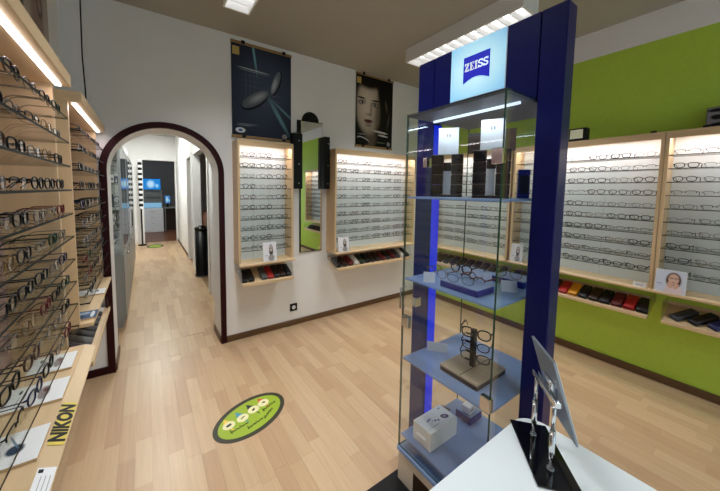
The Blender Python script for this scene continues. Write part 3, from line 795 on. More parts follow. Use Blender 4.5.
# ------------------------------------------------------------------ trays of eyeglass cases below the cabinets
CASEC = {'black': S(20,20,22), 'brown': S(46,26,18), 'red': S(176,34,34), 'maroon': S(92,22,26), 'grey': S(84,86,86), 'white': S(216,214,208),
         'orange': S(222,150,30), 'navy': S(24,34,88), 'green': S(40,56,40), 'purple': S(96,84,116), 'dark grey': S(52,54,58)}
CASEM = {k: pbr('case_'+k.replace(' ', '_'), v, 0.4) for k, v in CASEC.items()}
CASE_MESH = {}
def case_mesh(c, w, l):
    key = (c, round(w, 3), round(l, 3))
    if key not in CASE_MESH:
        CASE_MESH[key] = (MB().bbox(-w/2, w/2, -l/2, l/2, 0, 0.016, 0.006, 2).mesh('case_body', CASEM[c]),
                          MB().bbox(-w/2, w/2, -l/2, l/2, 0.0168, 0.034, 0.009, 3).mesh('case_lid', CASEM[c]))
    return CASE_MESH[key]
def tray(label, x0, w, loc, rz, zb, zf, cases, where, depth=0.21, skew=0.0, cw=None):
    r = thing('case_tray', label, 'tray', (loc[0], loc[1], zf-0.012), rz, 'sloping trays below the cabinets')
    Z = lambda z: z-(zf-0.012)
    ang = math.atan2(zb-zf, depth-0.01)
    MB().prism([(-0.001, Z(zb)), (-depth, Z(zf)), (-depth, Z(zf-0.012)), (-0.001, Z(zb-0.012))], x0, x0+w, 'x').build('board', M['woodh'], r)
    MB().bbox(x0, x0+w, -depth-0.012, -depth, Z(zf-0.014), Z(zf+0.012), 0.002, 1, smooth=False).build('front_lip', M['woodh'], r)
    MB().box(x0, x0+w, -0.010, -0.001, Z(zb+0.0005), Z(zb+0.022)).build('back_rail', M['woodh'], r)
    for x in (x0-0.004, x0+w+0.001):
        MB().prism([(-0.001, Z(zb-0.01)), (-depth-0.01, Z(zf-0.012)), (-depth-0.01, Z(zf+0.03)), (-depth+0.02, Z(zb+0.06)), (-0.001, Z(zb+0.06))], x, x+0.003, 'x').build('side_plate', M['acryl'], r)
    T = Matrix.Translation((loc[0], loc[1], 0)) @ Matrix.Rotation(rz, 4, 'Z')
    n = len(cases); e0 = 0.05 if skew else 0.0; pitch = (w-2*e0)/n
    for i, c in enumerate(cases):
        if c is None: continue
        cwid = min(cw or 0.066, pitch-0.004); ln = 0.160
        bm_, lm_ = case_mesh(c, cwid, ln)
        xx = x0+e0+(i+0.5)*pitch
        yc = -depth/2-0.006
        p = T @ Vector((xx, yc, zf+(zb-zf)*(depth+yc)/depth+0.002))
        o = O('eyeglass_case', None, None, p)
        o.rotation_euler = (Matrix.Rotation(rz, 4, 'Z') @ Matrix.Rotation(ang, 4, 'X') @ Matrix.Rotation(skew, 4, 'Z')).to_euler()
        tag(o, '%s eyeglass case, %s along the %s' % (c, ORD[i], where), 'eyeglass case', 'eyeglass cases in the trays')
        O('case_body', bm_, o); O('case_lid', lm_, o)
tray('sloping beech tray of eyeglass cases under the narrow cabinet', 0.02, 0.51, (0.70, YB), 0, 0.705, 0.605,
     ['black','black',None,'grey','red','black','brown','black'], 'tray under the narrow cabinet, from the arch', cw=0.058)
tray('sloping beech tray of eyeglass cases under the wide cabinet', 0.02, 1.18, (1.75, YB), 0, 0.705, 0.605,
     ['black','brown','maroon','white','green','black','black','brown','maroon','black','maroon','dark grey','white','black'], 'tray under the wide cabinet, from the mirror')
tray('sloping beech tray of dark cases under the corner cabinet of the green wall', 0.03, 0.96, (XR, 2.60), -PI/2, 0.645, 0.555,
     ['black','brown','black','navy','black','dark grey','black','brown','black','black'], 'tray under the corner green-wall cabinet, from the corner')
tray('sloping beech tray with red and orange cases on the green wall', 0.01, 1.03, (XR, 1.558), -PI/2, 0.645, 0.555,
     ['black','brown','black','maroon','black','brown','red','orange','black','brown','black','maroon','red','black'], 'tray holding orange, counted from the corner')
tray('sloping beech tray of long pouches at the end of the green wall', 0.045, 0.98, (XR, 0.490), -PI/2, 0.645, 0.555,
     ['dark grey','black','navy','black','black','maroon','brown','black','black','grey'], 'tray under the framed picture, counted from the cube', skew=-0.6, cw=0.056)
tray('sloping beech tray of cases under the cabinet beside the arch trim', 0.03, 0.87, (XL, 1.915), PI/2, 0.650, 0.560,
     ['maroon','purple','grey','black','black','black','dark grey','black','white','grey'], 'tray beside the arch trim, counted from the sign', cw=0.07)

# ------------------------------------------------------------------ boards, signs and leaflets at the long cabinet
zr = cab_a.location.z
ra = math.atan2(0.016, 0.038)
MB().prism([(-0.2352, 0.7985-zr), (-0.273, 0.7825-zr), (-0.273, 0.7765-zr), (-0.2352, 0.7805-zr)], 0.0, 1.36, 'x').build('label_rail', M['woodh'], cab_a)
def on_rail(name, x0, x1, h, mat, parent=None):
    """a strip lying on the sloping rail: x along the rail, y up the slope"""
    return MB().box(-(x1-x0)/2, (x1-x0)/2, -h/2, h/2, 0, 0.0012).build(name, mat, parent or cab_a, ((x0+x1)/2, -0.2542, 0.7912-zr), (ra, 0, 0))
sg = on_rail('sign', 0.745, 0.935, 0.037, M['yellow'])
text('lettering', 'NIKON', 0.050, M['black'], sg, (0.0, 0.0, 0.0014), (0, 0, 0), 0.0002, 0.0024, 1.02)
lp = on_rail('notice', 0.545, 0.668, 0.037, M['paper'])
MB().box(0.045, 0.056, 0.006, 0.016, 0.0012, 0.0015).build('print', M['black'], lp)
MB().box(-0.035, -0.024, -0.014, -0.003, 0.0012, 0.0015).build('print', CASEM['red'], lp)
for k in range(3): MB().box(-0.015, 0.035, -0.012+k*0.009, -0.0105+k*0.009, 0.0012, 0.0015).build('print', M['grey'], lp)

def leaflet(label, x, y, w, l, z, blobs, rz=0.0, bgc=S(238,240,240)):
    r = thing('leaflet', label, 'leaflet', (x, y, z+0.0006), rz, 'leaflets on the ledges')
    MB().box(-w/2, w/2, -l/2, l/2, 0, 0.008).build('stack', M['woodh'], r)
    sheet('print', print_mat('leaflet_print', bgc, blobs), w, l, r, (0, -l/2, 0.0086), (-PI/2, 0, 0))
LF = [(0.45,0.30,0.20,0.018,0,S(90,100,120),0.3), (0.5,0.62,0.30,0.10,0,S(150,140,140),0.2), (0.4,0.64,0.10,0.05,0,S(110,60,56),0.5), (0.25,0.20,0.10,0.03,0,S(30,36,50),0.4), (0.62,0.22,0.22,0.012,0,S(170,176,182),0.4)]
leaflet('white leaflet with a dark lens drawing on the long cabinet ledge', -0.328, 1.062, 0.135, 0.145, 0.80, [(0.55,0.62,0.16,0.13,0,S(40,60,84),0.3), (0.30,0.55,0.28,0.02,25,S(120,140,160),0.4), (0.45,0.18,0.12,0.05,0,S(190,176,120),0.3), (0.30,0.36,0.25,0.012,0,S(150,160,170),0.3), (0.12,0.14,0.06,0.06,0,S(120,130,140),0.3)], -PI/2)
leaflet('white leaflet with a reddish photo on the long cabinet ledge', -0.328, 1.315, 0.135, 0.150, 0.80, LF, -PI/2)
leaflet('white leaflet next to the cabinet gap on the long cabinet ledge', -0.328, 1.520, 0.135, 0.130, 0.80, LF, -PI/2)
leaflet('dark blue photo leaflet on the ledge beside the arch', -0.320, 2.02, 0.12, 0.15, 0.80, [(0.3,0.6,0.2,0.2,0,S(150,170,190),0.4), (0.7,0.4,0.2,0.25,0,S(40,50,66),0.4), (0.5,0.86,0.4,0.06,0,S(220,226,230),0.2)], -PI/2, S(70,90,120))
leaflet('small white leaflet on the ledge next to the arch trim', -0.320, 2.45, 0.12, 0.14, 0.80, [(0.5,0.5,0.3,0.02,0,S(110,110,115),0.3), (0.4,0.7,0.2,0.05,0,S(60,60,66),0.3)], -PI/2)

# portrait cards standing on the ledges
FACEC = [(0.60,0.56,0.27,0.38,0,S(96,70,58),0.2), (0.60,0.62,0.185,0.24,0,S(218,180,160),0.15), (0.52,0.66,0.075,0.045,0,S(60,44,42),0.2), (0.69,0.66,0.075,0.045,0,S(60,44,42),0.2), (0.52,0.66,0.058,0.032,0,S(206,170,152),0.3), (0.69,0.66,0.058,0.032,0,S(206,170,152),0.3),
         (0.60,0.475,0.06,0.016,0,S(160,70,70),0.3), (0.62,0.12,0.34,0.24,0,S(228,206,210),0.3), (0.50,0.34,0.10,0.15,25,S(212,170,150),0.2), (0.70,0.32,0.09,0.14,-20,S(212,170,150),0.2), (0.15,0.36,0.12,0.014,0,S(90,110,160),0.4), (0.18,0.28,0.14,0.010,0,S(170,180,196),0.4)]
FACEG = [(0.60,0.56,0.17,0.34,0,S(70,64,62),0.3), (0.60,0.66,0.12,0.17,0,S(190,180,174),0.2), (0.53,0.68,0.05,0.03,0,S(50,46,46),0.3), (0.66,0.68,0.05,0.03,0,S(50,46,46),0.3),
         (0.60,0.55,0.035,0.012,0,S(110,80,80),0.3), (0.60,0.16,0.26,0.20,0,S(150,146,146),0.4), (0.22,0.30,0.14,0.015,0,S(110,130,180),0.4)]
cardm = [print_mat('portrait_card_grey', S(226,226,232), FACEG), print_mat('portrait_card_colour', S(206,214,230), FACEC)]
def portrait(label, x, y, z, w, h, rz, k):
    r = thing('portrait_card', label, 'card', (x, y, z+0.0006), rz, 'portrait cards on the ledges')
    c = O('board', MB().box(-w/2, w/2, 0, 0.004, 0, h).mesh('board', M['paper']), r, (0, 0, 0.002), (math.radians(-8), 0, 0))
    sheet('portrait', cardm[k], w-0.006, h-0.006, c, (0, -0.0006, 0.003))
    MB().prism([(0.003, 0.0), (0.05, 0.0), (0.006+0.02, h*0.5)], -0.004, 0.004, 'x').build('strut', M['paper'], r)
portrait('grey portrait card on the ledge of the narrow cabinet', 0.992, 2.672, 0.80, 0.135, 0.185, 0, 0)
portrait('portrait card on the ledge of the wide cabinet next to the mirror', 1.862, 2.672, 0.80, 0.15, 0.165, 0, 0)
portrait('portrait card on the ledge behind the near blue pillar', 3.188, 1.478, 0.775, 0.115, 0.185, -PI/2, 0)
portrait('large colour portrait card of a person in glasses on the green wall ledge', 3.170, 0.420, 0.775, 0.150, 0.165, -PI/2, 1)
pt = thing('price_sign', 'small white sign with black marks on the green wall ledge', 'sign', (3.180, 0.575, 0.7756), -PI/2)
MB().box(-0.035, 0.035, 0, 0.004, 0, 0.036).build('board', M['paper'], pt)
MB().tube([(-0.02, -0.0008, 0.022), (-0.008, -0.0008, 0.014), (0.0, -0.0008, 0.020), (0.010, -0.0008, 0.013), (0.022, -0.0008, 0.022)], 0.0014, 5).build('mark', M['black'], pt)

# things on top of the green wall cabinets
cb = thing('cube_lamp', 'small black cube with a pale square on its front atop the green wall cabinet', 'ornament', (3.262, 1.045, 1.9503), -PI/2)
MB().bbox(-0.062, 0.062, -0.042, 0.042, 0, 0.112, 0.004, 1, smooth=False).build('body', M['black'], cb)
MB().box(-0.052, 0.040, -0.0432, -0.0422, 0.022, 0.100).build('face', pbr('pale_face', S(226,230,200), 0.4), cb)
for lab, y in (('black spring clip on top of the cabinet next to the cube', 0.585), ('black spring clip beside the framed picture', 0.335)):
    o = thing('spring_clip', lab, 'clip', (3.262, y, 1.9503), -PI/2, 'spring clips on the cabinets')
    MB().prism([(-0.012, 0), (0.012, 0), (0.007, 0.018), (-0.007, 0.018)], -0.016, 0.016, 'x').build('body', M['black'], o)
    MB().cyl((-0.010, 0, 0.018), (-0.010, 0, 0.024), 0.0015, 6).cyl((0.010, 0, 0.018), (0.010, 0, 0.024), 0.0015, 6).build('lever', M['steel'], o)
fp = thing('framed_picture', 'grey and black picture leaning on the green wall above the cabinet', 'picture', (3.30, 0.245, 1.9503), -PI/2)
q = O('board', MB().bbox(-0.10, 0.10, -0.006, 0.006, 0, 0.145, 0.001, 1, smooth=False).mesh('board', M['black']), fp, (0, 0, 0.001), (math.radians(-9), 0, 0))
sheet('print', print_mat('grey_print', S(150,146,150), [(0.25,0.85,0.30,0.10,0,S(24,22,26),0.4), (0.22,0.5,0.16,0.14,-20,S(30,26,30),0.4), (0.3,0.12,0.40,0.12,10,S(40,34,38),0.4), (0.7,0.6,0.28,0.26,0,S(196,190,196),0.6), (0.55,0.2,0.16,0.08,0,S(140,90,90),0.5)]), 0.194, 0.139, q, (0, -0.0068, 0.003))

# ------------------------------------------------------------------ posters
M['raildark'] = pbr('rail_wood', S(150,120,78), 0.5, var=0.1, scale=14, stretch=(0.1,1,1))
def poster(label, x0, x1, z0, z1, wall, rz, pm, loc):
    w, h = x1-x0, z1-z0
    r = thing('poster', label, 'poster', (loc[0], loc[1], z0), rz, 'wall posters on wooden rails')
    sheet('print', pm, w, h, r, (0, -0.0075, 0))
    MB().box(-w/2, w/2, -0.007, -0.0055, 0, h).build('backing', M['black'], r)
    for nm, z in (('top_rail', h-0.004), ('bottom_rail', -0.020)):
        q = MB().bbox(-w/2-0.004, w/2+0.004, -0.018, 0, z, z+0.024, 0.002, 1, smooth=False).build(nm, M['raildark'], r)
        for x in (-w*0.32, w*0.36):
            MB().bbox(x-0.018, x+0.018, -0.024, -0.0185, z+0.002, z+0.034 if nm == 'top_rail' else z+0.024, 0.002, 1, smooth=False).build('clip', M['black'], q)
    MB().box(-w/2+0.012, -w/2+0.075, -0.009, -0.0078, h-0.105, h-0.03).build('sticker', pbr('gold_sticker', S(196,170,96), 0.4), r)
G1 = S(150,158,170)
BL = []
for i in range(6):
    BL.append((0.22+0.07*i if i < 3 else 0.52+0.07*(i-3), 0.60 if i < 3 else 0.48, 0.003, 0.16, 0, (*S(120,132,150)[:3], 0.5), 0.3))
for i in range(6):
    BL.append((0.36 if i < 3 else 0.68, 0.56+0.06*i if i < 3 else 0.38+0.06*(i-3), 0.18, 0.0022, 0, (*S(120,132,150)[:3], 0.5), 0.3))
poster1 = print_mat('lens_poster_print', S(26,32,48), [(0.52,0.52,0.60,0.50,0,S(70,80,102),1.0), (0.36,0.92,0.02,0.22,12,(*S(130,200,215)[:3],0.8),0.9), (0.78,0.26,0.032,0.28,42,(*S(110,160,180)[:3],0.9),0.9), (0.86,0.34,0.016,0.24,62,(*S(120,170,190)[:3],0.7),0.9)]+BL+
    [(0.37,0.415,0.245,0.085,24,S(20,22,28),0.05), (0.375,0.43,0.238,0.072,24,S(96,102,114),0.10), (0.42,0.452,0.16,0.045,24,S(164,170,180),0.9), (0.735,0.655,0.165,0.068,62,S(18,20,26),0.05), (0.722,0.658,0.158,0.056,62,S(104,110,122),0.10), (0.70,0.63,0.10,0.036,62,S(176,182,192),0.9),
     (0.36,0.745,0.27,0.006,-2,S(190,196,204),0.3), (0.36,0.725,0.27,0.004,-2,S(140,148,158),0.3), (0.24,0.135,0.17,0.004,0,S(140,146,154),0.3), (0.20,0.118,0.14,0.004,0,S(140,146,154),0.3),
     (0.13,0.062,0.08,0.030,0,S(216,220,226),0.15), (0.13,0.062,0.035,0.015,0,S(60,90,150),0.3), (0.88,0.04,0.05,0.03,0,S(150,150,156),0.2)])
poster('dark blue poster with two floating lenses above the narrow cabinet', 0.70, 1.302, 2.008, 2.855, 'back', 0, poster1, (1.001, YB))
SK = S(176,160,144)
poster2 = print_mat('portrait_poster_print', S(16,13,12), [
    (0.40,0.18,0.17,0.24,0,S(92,80,70),0.5), (0.34,0.56,0.345,0.40,-4,S(172,158,142),0.22), (0.30,0.60,0.27,0.30,-4,S(214,200,184),0.8), (0.62,0.50,0.14,0.34,-8,(*S(70,58,50)[:3],0.75),0.9),
    (0.33,0.97,0.42,0.16,0,S(24,18,16),0.35), (0.72,0.78,0.15,0.34,12,S(20,15,13),0.4), (0.80,0.45,0.16,0.42,0,S(22,17,15),0.4), (-0.02,0.62,0.05,0.40,0,S(26,20,18),0.6),
    (0.14,0.680,0.115,0.014,-2,S(36,28,24),0.5), (0.52,0.672,0.125,0.014,2,S(36,28,24),0.5),
    (0.155,0.622,0.105,0.040,6,(*S(60,48,42)[:3],0.9),0.7), (0.50,0.612,0.110,0.040,-4,(*S(60,48,42)[:3],0.9),0.7), (0.16,0.620,0.060,0.017,4,S(190,186,180),0.3), (0.50,0.610,0.060,0.017,-3,S(190,186,180),0.3),
    (0.165,0.620,0.026,0.018,0,S(16,14,14),0.3), (0.50,0.610,0.026,0.018,0,S(16,14,14),0.3),
    (0.40,0.53,0.035,0.11,4,(*S(110,94,82)[:3],0.7),0.9), (0.33,0.46,0.075,0.022,0,(*S(84,68,58)[:3],0.8),0.7), (0.31,0.50,0.028,0.10,3,(*S(212,200,186)[:3],0.8),0.9),
    (0.33,0.368,0.125,0.022,0,S(84,44,40),0.4), (0.33,0.345,0.10,0.020,0,S(124,76,70),0.5), (0.33,0.362,0.11,0.005,0,S(36,20,18),0.4), (0.34,0.30,0.10,0.018,0,(*S(90,76,66)[:3],0.7),0.8),
    (0.82,0.62,0.03,0.10,20,(*S(110,98,88)[:3],0.6),0.9), (0.88,0.40,0.025,0.12,-15,(*S(100,90,80)[:3],0.6),0.9),
    (0.66,0.225,0.22,0.016,-3,S(206,204,200),0.25), (0.74,0.175,0.15,0.014,-3,S(206,204,200),0.25), (0.20,0.09,0.16,0.035,-10,S(196,196,196),0.15), (0.20,0.075,0.16,0.035,-10,S(16,13,12),0.15), (0.16,0.165,0.11,0.006,0,S(150,150,150),0.3),
    (0.90,0.06,0.05,0.035,0,S(150,150,150),0.2), (0.68,0.07,0.14,0.006,0,S(120,130,100),0.3)])
poster('dark portrait poster of a face above the wide cabinet', 2.145, 2.742, 2.045, 2.885, 'back', 0, poster2, (2.443, YB))
poster3 = print_mat('sepia_poster_print', S(176,160,150), [(0.62,0.5,0.22,0.55,0,S(140,112,98),0.5), (0.70,0.62,0.10,0.09,0,S(60,40,34),0.3), (0.70,0.62,0.06,0.05,0,S(150,120,106),0.3), (0.72,0.36,0.09,0.10,30,S(64,44,38),0.3), (0.70,0.37,0.05,0.06,30,S(150,120,106),0.3), (0.62,0.86,0.08,0.10,0,S(70,50,44),0.3), (0.60,0.15,0.06,0.10,20,S(76,54,48),0.3), (0.12,0.5,0.12,0.6,0,S(60,66,70),0.2)])
poster('sepia poster with dark swirls above the long cabinet', 0, 0.60, 2.0, 2.85, 'left', PI/2, poster3, (XL, 2.26))
cab = thing('power_cord', 'thin black cord hanging from the ceiling to the cabinet top', 'cord', (-0.258, 2.05, 1.9655))
MB().tube([(0.004, 0.02, 0.0), (0.004, 0.01, 0.06), (0.0, 0.0, 0.22), (0.003, 0.0, 0.5), (-0.002, 0.0, 0.75), (0, 0, ZC-1.9655-0.012)], 0.0035, 6).build('cable', M['black'], cab)
MB().lathe([(0.004, ZC-1.9655-0.014), (0.022, ZC-1.9655-0.010), (0.026, ZC-1.9655-0.0005)], 14).build('ceiling_rose', M['white'], cab)

# ------------------------------------------------------------------ tall wall mirror with two black boxes
wm = thing('wall_mirror', 'tall narrow wall mirror with a black half-round top', 'mirror', (1.53, YB, 0.805))
mz = 0.805
MB().prism([(-0.128, 0), (0.150, 0), (0.150, 2.236-mz), (-0.158, 2.236-mz), (-0.158, 2.10-mz), (-0.128, 2.10-mz)], -0.014, -0.001, 'y').build('backing', M['black'], wm)
MB().prism([(0.0+0.102*math.cos(PI*i/20), 2.236-mz+0.102*math.sin(PI*i/20)) for i in range(21)], -0.014, -0.001, 'y').build('crest', M['black'], wm)
MB().box(-0.117, 0.146, -0.0185, -0.0145, 0.008, 2.228-mz).build('mirror_glass', M['mirror'], wm)
def wall_box(label, x0, x1, ym, bx0, bx1):
    r = thing('wall_box', label, 'wall box', ((x0+x1)/2, YB, 1.505), 0, 'black boxes beside the mirror')
    c = (x0+x1)/2
    MB().bbox(x0-c, x1-c, -0.088, -0.022, 0, 0.575, 0.004, 1, smooth=False).build('body', M['black'], r)
    MB().box(bx0-c, bx1-c, -0.0215, 0, 0.1, 0.45).build('bracket', M['black'], r)
    for z in (0.06, 0.26, 0.50):
        MB().cyl((0.015, -0.0895, z), (0.015, -0.0882, z), 0.007, 10).build('badge', M['steel'], r)
wall_box('tall black box on the narrow cabinet side of the wall mirror', 1.285, 1.398, 2.8, 1.30, 1.368)
wall_box('tall black box on the wide cabinet side of the wall mirror', 1.662, 1.736, 2.8, 1.692, 1.734)

sk = thing('wall_socket', 'black framed wall socket low on the white wall', 'socket', (1.332, YB, 0.160))
MB().bbox(-0.042, 0.042, -0.010, 0, 0, 0.082, 0.002, 1, smooth=False).build('frame', M['black'], sk)
MB().cyl((0, -0.0125, 0.041), (0, -0.0102, 0.041), 0.022, 20).build('insert', M['paper'], sk)
for s in (-1, 1): MB().cyl((s*0.009, -0.0132, 0.041), (s*0.009, -0.0126, 0.041), 0.003, 8).build('pin_hole', M['black'], sk)

# ------------------------------------------------------------------ oval floor sticker
st = thing('floor_sticker', 'green oval floor sticker with a dark rim and four round pictures', 'sticker', (0.540, 1.833, 0.0003), math.radians(17.4))
M['limegreen'] = pbr('sticker_green', S(150,176,42), 0.45)
M['olive'] = pbr('sticker_rim', S(46,46,30), 0.45)
M['palecream'] = pbr('sticker_cream', S(232,226,176), 0.45)
def ell(a, b, n=48, cx=0, cy=0): return [(cx+a*math.cos(2*PI*i/n), cy+b*math.sin(2*PI*i/n)) for i in range(n)]
MB().prism(ell(0.254, 0.157), 0, 0.0006).build('rim', M['olive'], st)
MB().prism(ell(0.224, 0.128), 0.0006, 0.0010).build('field', M['limegreen'], st)
conec = [pbr('cone_yellow', S(236,200,80), 0.5), pbr('cone_blue', S(70,150,170), 0.5), pbr('cone_dark', S(24,40,40), 0.5), pbr('cone_orange', S(206,90,40), 0.5)]
ca, sa = math.cos(math.radians(17.4)), math.sin(math.radians(17.4))
def sl(x, y): x -= 0.540; y -= 1.833; return (x*ca+y*sa, -x*sa+y*ca)
for k, ((bx, by), (tx, ty)) in enumerate((((0.396,1.821),(0.378,1.880)), ((0.487,1.838),(0.458,1.905)), ((0.569,1.873),(0.540,1.935)), ((0.647,1.899),(0.626,1.955)))):
    b, t = Vector(sl(bx, by)), Vector(sl(tx, ty))
    d = (t-b).normalized(); nn = Vector((-d.y, d.x))
    a = b+d*0.022
    MB().prism([tuple(a+nn*0.027), tuple(t+d*0.006), tuple(a-nn*0.027)], 0.0010, 0.0013).build('pointer', conec[k], st)
    MB().prism([tuple(b-d*0.026+nn*0.004), tuple(b-d*0.026-nn*0.004), tuple(b-d*0.062-nn*0.003), tuple(b-d*0.062+nn*0.003)], 0.0010, 0.0013).build('tail', conec[k], st)
    q = MB().prism(ell(0.040, 0.032, 20, b.x, b.y), 0.0013, 0.0016).build('round_picture', M['palecream'], st)
    if k == 0: m = MB().prism([(b.x-0.016, b.y-0.008), (b.x+0.016, b.y-0.008), (b.x+0.016, b.y+0.010), (b.x-0.016, b.y+0.010)], 0.0016, 0.0018)
    elif k == 1: m = MB().prism([(b.x-0.018, b.y-0.006), (b.x+0.018, b.y+0.002), (b.x+0.016, b.y+0.008), (b.x-0.010, b.y+0.004)], 0.0016, 0.0018)
    elif k == 2: m = MB().prism([(b.x-0.016, b.y-0.004), (b.x+0.002, b.y-0.010), (b.x+0.016, b.y+0.010), (b.x-0.002, b.y+0.008)], 0.0016, 0.0018)
    else: m = MB().prism([(b.x-0.014, b.y+0.006), (b.x+0.012, b.y+0.010), (b.x+0.014, b.y-0.010), (b.x+0.002, b.y-0.002)], 0.0016, 0.0018)
    m.build('motif', [M['darkgrey'], M['olive'], M['black'], M['black']][k], q)
# handwriting: flowing strokes, too small in the photograph to read
hr = random.Random(5)
for (xa, ya, xb, yb_) in ((-0.165,-0.030,-0.050,-0.040), (-0.075,-0.082,0.035,-0.082), (0.045,-0.088,0.130,-0.060), (0.075,-0.028,0.185,-0.020)):
    n = 26; pts = []
    for i in range(n):
        f = i/(n-1)
        h = (0.022 if i in (1, 2, 15) else 0.010)*(1 if i % 2 else -0.6)
        pts.append((xa+(xb-xa)*f+0.003*math.sin(i*2.1), ya+(yb_-ya)*f+h*hr.uniform(0.6, 1.1), 0.0013))
    MB().tube(pts, 0.0022, 4, ry=0.0022).build('handwriting', M['olive'], st)

# ------------------------------------------------------------------ the corridor behind the arch
mb = MB().box(CX0-0.2, CX0, YW, CY1+0.1, -0.06, ZC)
struct(mb, 'wall_corridor_left', M['white'])
D1, D2 = (4.45, 5.80), (6.15, 6.80)           # openings in the right hand wall
mb = MB().box(CX1, CX1+0.1, YW, D1[0], -0.06, 2.1).box(CX1, CX1+0.1, D1[1], D2[0], -0.06, 2.1).box(CX1, CX1+0.1, D2[1], CY1, -0.06, 2.1).box(CX1, CX1+0.1, YW, CY1, 2.1, ZC)
struct(mb, 'wall_corridor_right', M['white'])
for i, (a, b) in enumerate((D1, D2)):
    t_ = MB().box(CX1-0.02, CX1, a-0.07, a, 0, 2.1).box(CX1-0.02, CX1, b, b+0.07, 0, 2.1).box(CX1-0.02, CX1, a-0.07, b+0.07, 2.1, 2.17)
    struct(t_, 'trim_%d' % (i+2), M['white'])
board('baseboard_corridor', CX1-0.014, CX1, D2[1]+0.072, CY1)
# side room seen through the openings
mb = MB().box(CX1+1.8, CX1+1.9, YW+0.2, CY1, -0.06, ZC).box(CX1+0.1, CX1+1.9, CY1, CY1+0.1, -0.06, ZC).box(CX1+0.1, CX1+1.9, YW, YW+0.1, -0.06, ZC)
struct(mb, 'wall_side_room', M['white'])
struct(MB().box(CX1+0.1, CX1+1.8, YW+0.1, CY1, -0.06, -0.002), 'floor_side_room', M['joint'])
dl = struct(MB().box(CX0, CX0+0.20, 7.30, 7.40, 0, 2.2).box(CX0, CX0+0.20, 8.30, 8.40, 0, 2.2).box(CX0, CX0+0.20, 7.30, 8.40, 2.2, 2.3), 'trim_5', M['white'])
d1 = struct(MB().bbox(CX0+0.02, CX0+0.06, 7.405, 8.295, 0.003, 2.195, 0.003, 1, smooth=False), 'door_1', M['white'])
MB().cyl((CX0+0.06, 7.48, 1.02), (CX0+0.10, 7.48, 1.02), 0.010, 10).cyl((CX0+0.10, 7.47, 1.02), (CX0+0.10, 7.58, 1.02), 0.009, 10).build('handle', M['steel'], d1)
# end wall with a doorway
EX0, EX1, EZ = -0.06, 0.70, 2.245
mb = MB().box(CX0, EX0, CY1, CY1+0.1, -0.06, ZC).box(EX1, CX1+0.1, CY1, CY1+0.1, -0.06, ZC).box(EX0, EX1, CY1, CY1+0.1, EZ, ZC)
struct(mb, 'wall_corridor_end', M['white'])
t_ = MB().box(EX0-0.07, EX0, CY1-0.02, CY1, 0, EZ).box(EX1-0.0, EX1+0.035, CY1-0.02, CY1, 0, EZ).box(EX0-0.07, EX1+0.035, CY1-0.02, CY1, EZ, EZ+0.06)
struct(t_, 'trim_4', M['white'])
# far room
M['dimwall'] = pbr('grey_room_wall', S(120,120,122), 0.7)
M['redwood'] = pbr('reddish_floor', S(122,76,50), 0.35, var=0.15, scale=6, stretch=(1,0.2,1))
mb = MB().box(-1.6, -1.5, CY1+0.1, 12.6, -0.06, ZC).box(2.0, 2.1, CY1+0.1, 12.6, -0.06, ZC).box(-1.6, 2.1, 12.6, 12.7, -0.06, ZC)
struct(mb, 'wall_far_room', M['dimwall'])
struct(MB().box(-1.5, 2.0, CY1+0.0, 12.6, -0.06, 0.0), 'floor_far_room', M['redwood'])
ch = thing('drawer_chest', 'white chest of wide drawers in the far room', 'chest', (0.17, 11.75, 0))
MB().bbox(-0.31, 0.31, -0.22, 0.22, 0, 0.80, 0.004, 1, smooth=False).build('body', M['white'], ch)
for k in range(4):
    dw = MB().bbox(-0.30, 0.30, -0.236, -0.2205, 0.03+k*0.192, 0.03+k*0.192+0.182, 0.003, 1, smooth=False).build('drawer', M['white'], ch)
    MB().cyl((-0.05, -0.246, 0.12+k*0.192), (0.05, -0.246, 0.12+k*0.192), 0.005, 8).build('handle', M['steel'], dw)
def screen(label, x, y, z, w, h, stand, c, es):
    r = thing('monitor', label, 'screen', (x, y, z), 0, 'lit screens in the far room')
    MB().bbox(-w/2-0.012, w/2+0.012, -0.012, 0.02, stand, stand+h+0.024, 0.003, 1, smooth=False).build('housing', M['black'], r)
    sheet('display', print_mat('screen_print', c, [(0.45,0.5,0.22,0.36,0,S(190,230,250),0.7), (0.8,0.35,0.1,0.2,0,S(150,210,245),0.6)], 0.3, es), w, h, r, (0, -0.0126, stand+0.012))
    MB().box(-0.03, 0.03, -0.008, 0.018, 0.008, stand).box(-0.10, 0.10, -0.06, 0.06, 0, 0.008).build('stand', M['black'], r)
cabt = thing('shelf_unit', 'grey shelf unit of small goods on the white chest', 'shelf', (0.17, 11.80, 0.8003))
MB().box(-0.30, 0.30, 0.10, 0.12, 0, 0.62).box(-0.30, -0.285, -0.08, 0.10, 0, 0.60).box(0.285, 0.30, -0.08, 0.10, 0, 0.60).build('frame', M['grey'], cabt)
for z in (0.22, 0.40, 0.60): MB().box(-0.285, 0.285, -0.08, 0.099, z, z+0.012).build('shelf', M['grey'], cabt)
MB().box(-0.27, 0.27, -0.085, -0.082, 0.02, 0.19).build('lit_panel', emitter('lit_panel', S(150,205,240), 1.1), cabt)
screen('wide blue screen on top of the grey shelf unit', 0.17, 11.80, 1.4125, 0.52, 0.36, 0.02, S(30,130,210), 1.0)
dk = thing('desk', 'grey desk with a dark panel beside the white chest', 'desk', (0.80, 11.75, 0))
MB().box(-0.29, 0.29, -0.25, 0.25, 0.80, 0.84).build('desk_top', M['grey'], dk)
MB().box(-0.28, 0.28, 0.20, 0.22, 0.0, 0.80).build('panel', M['darkbrown'], dk)
for sx in (-0.27, 0.25): MB().box(sx, sx+0.02, -0.24, 0.20, 0, 0.80).build('leg', M['grey'], dk)
screen('small blue monitor on the grey desk', 0.62, 11.68, 0.8405, 0.16, 0.26, 0.12, S(70,130,190), 0.8)
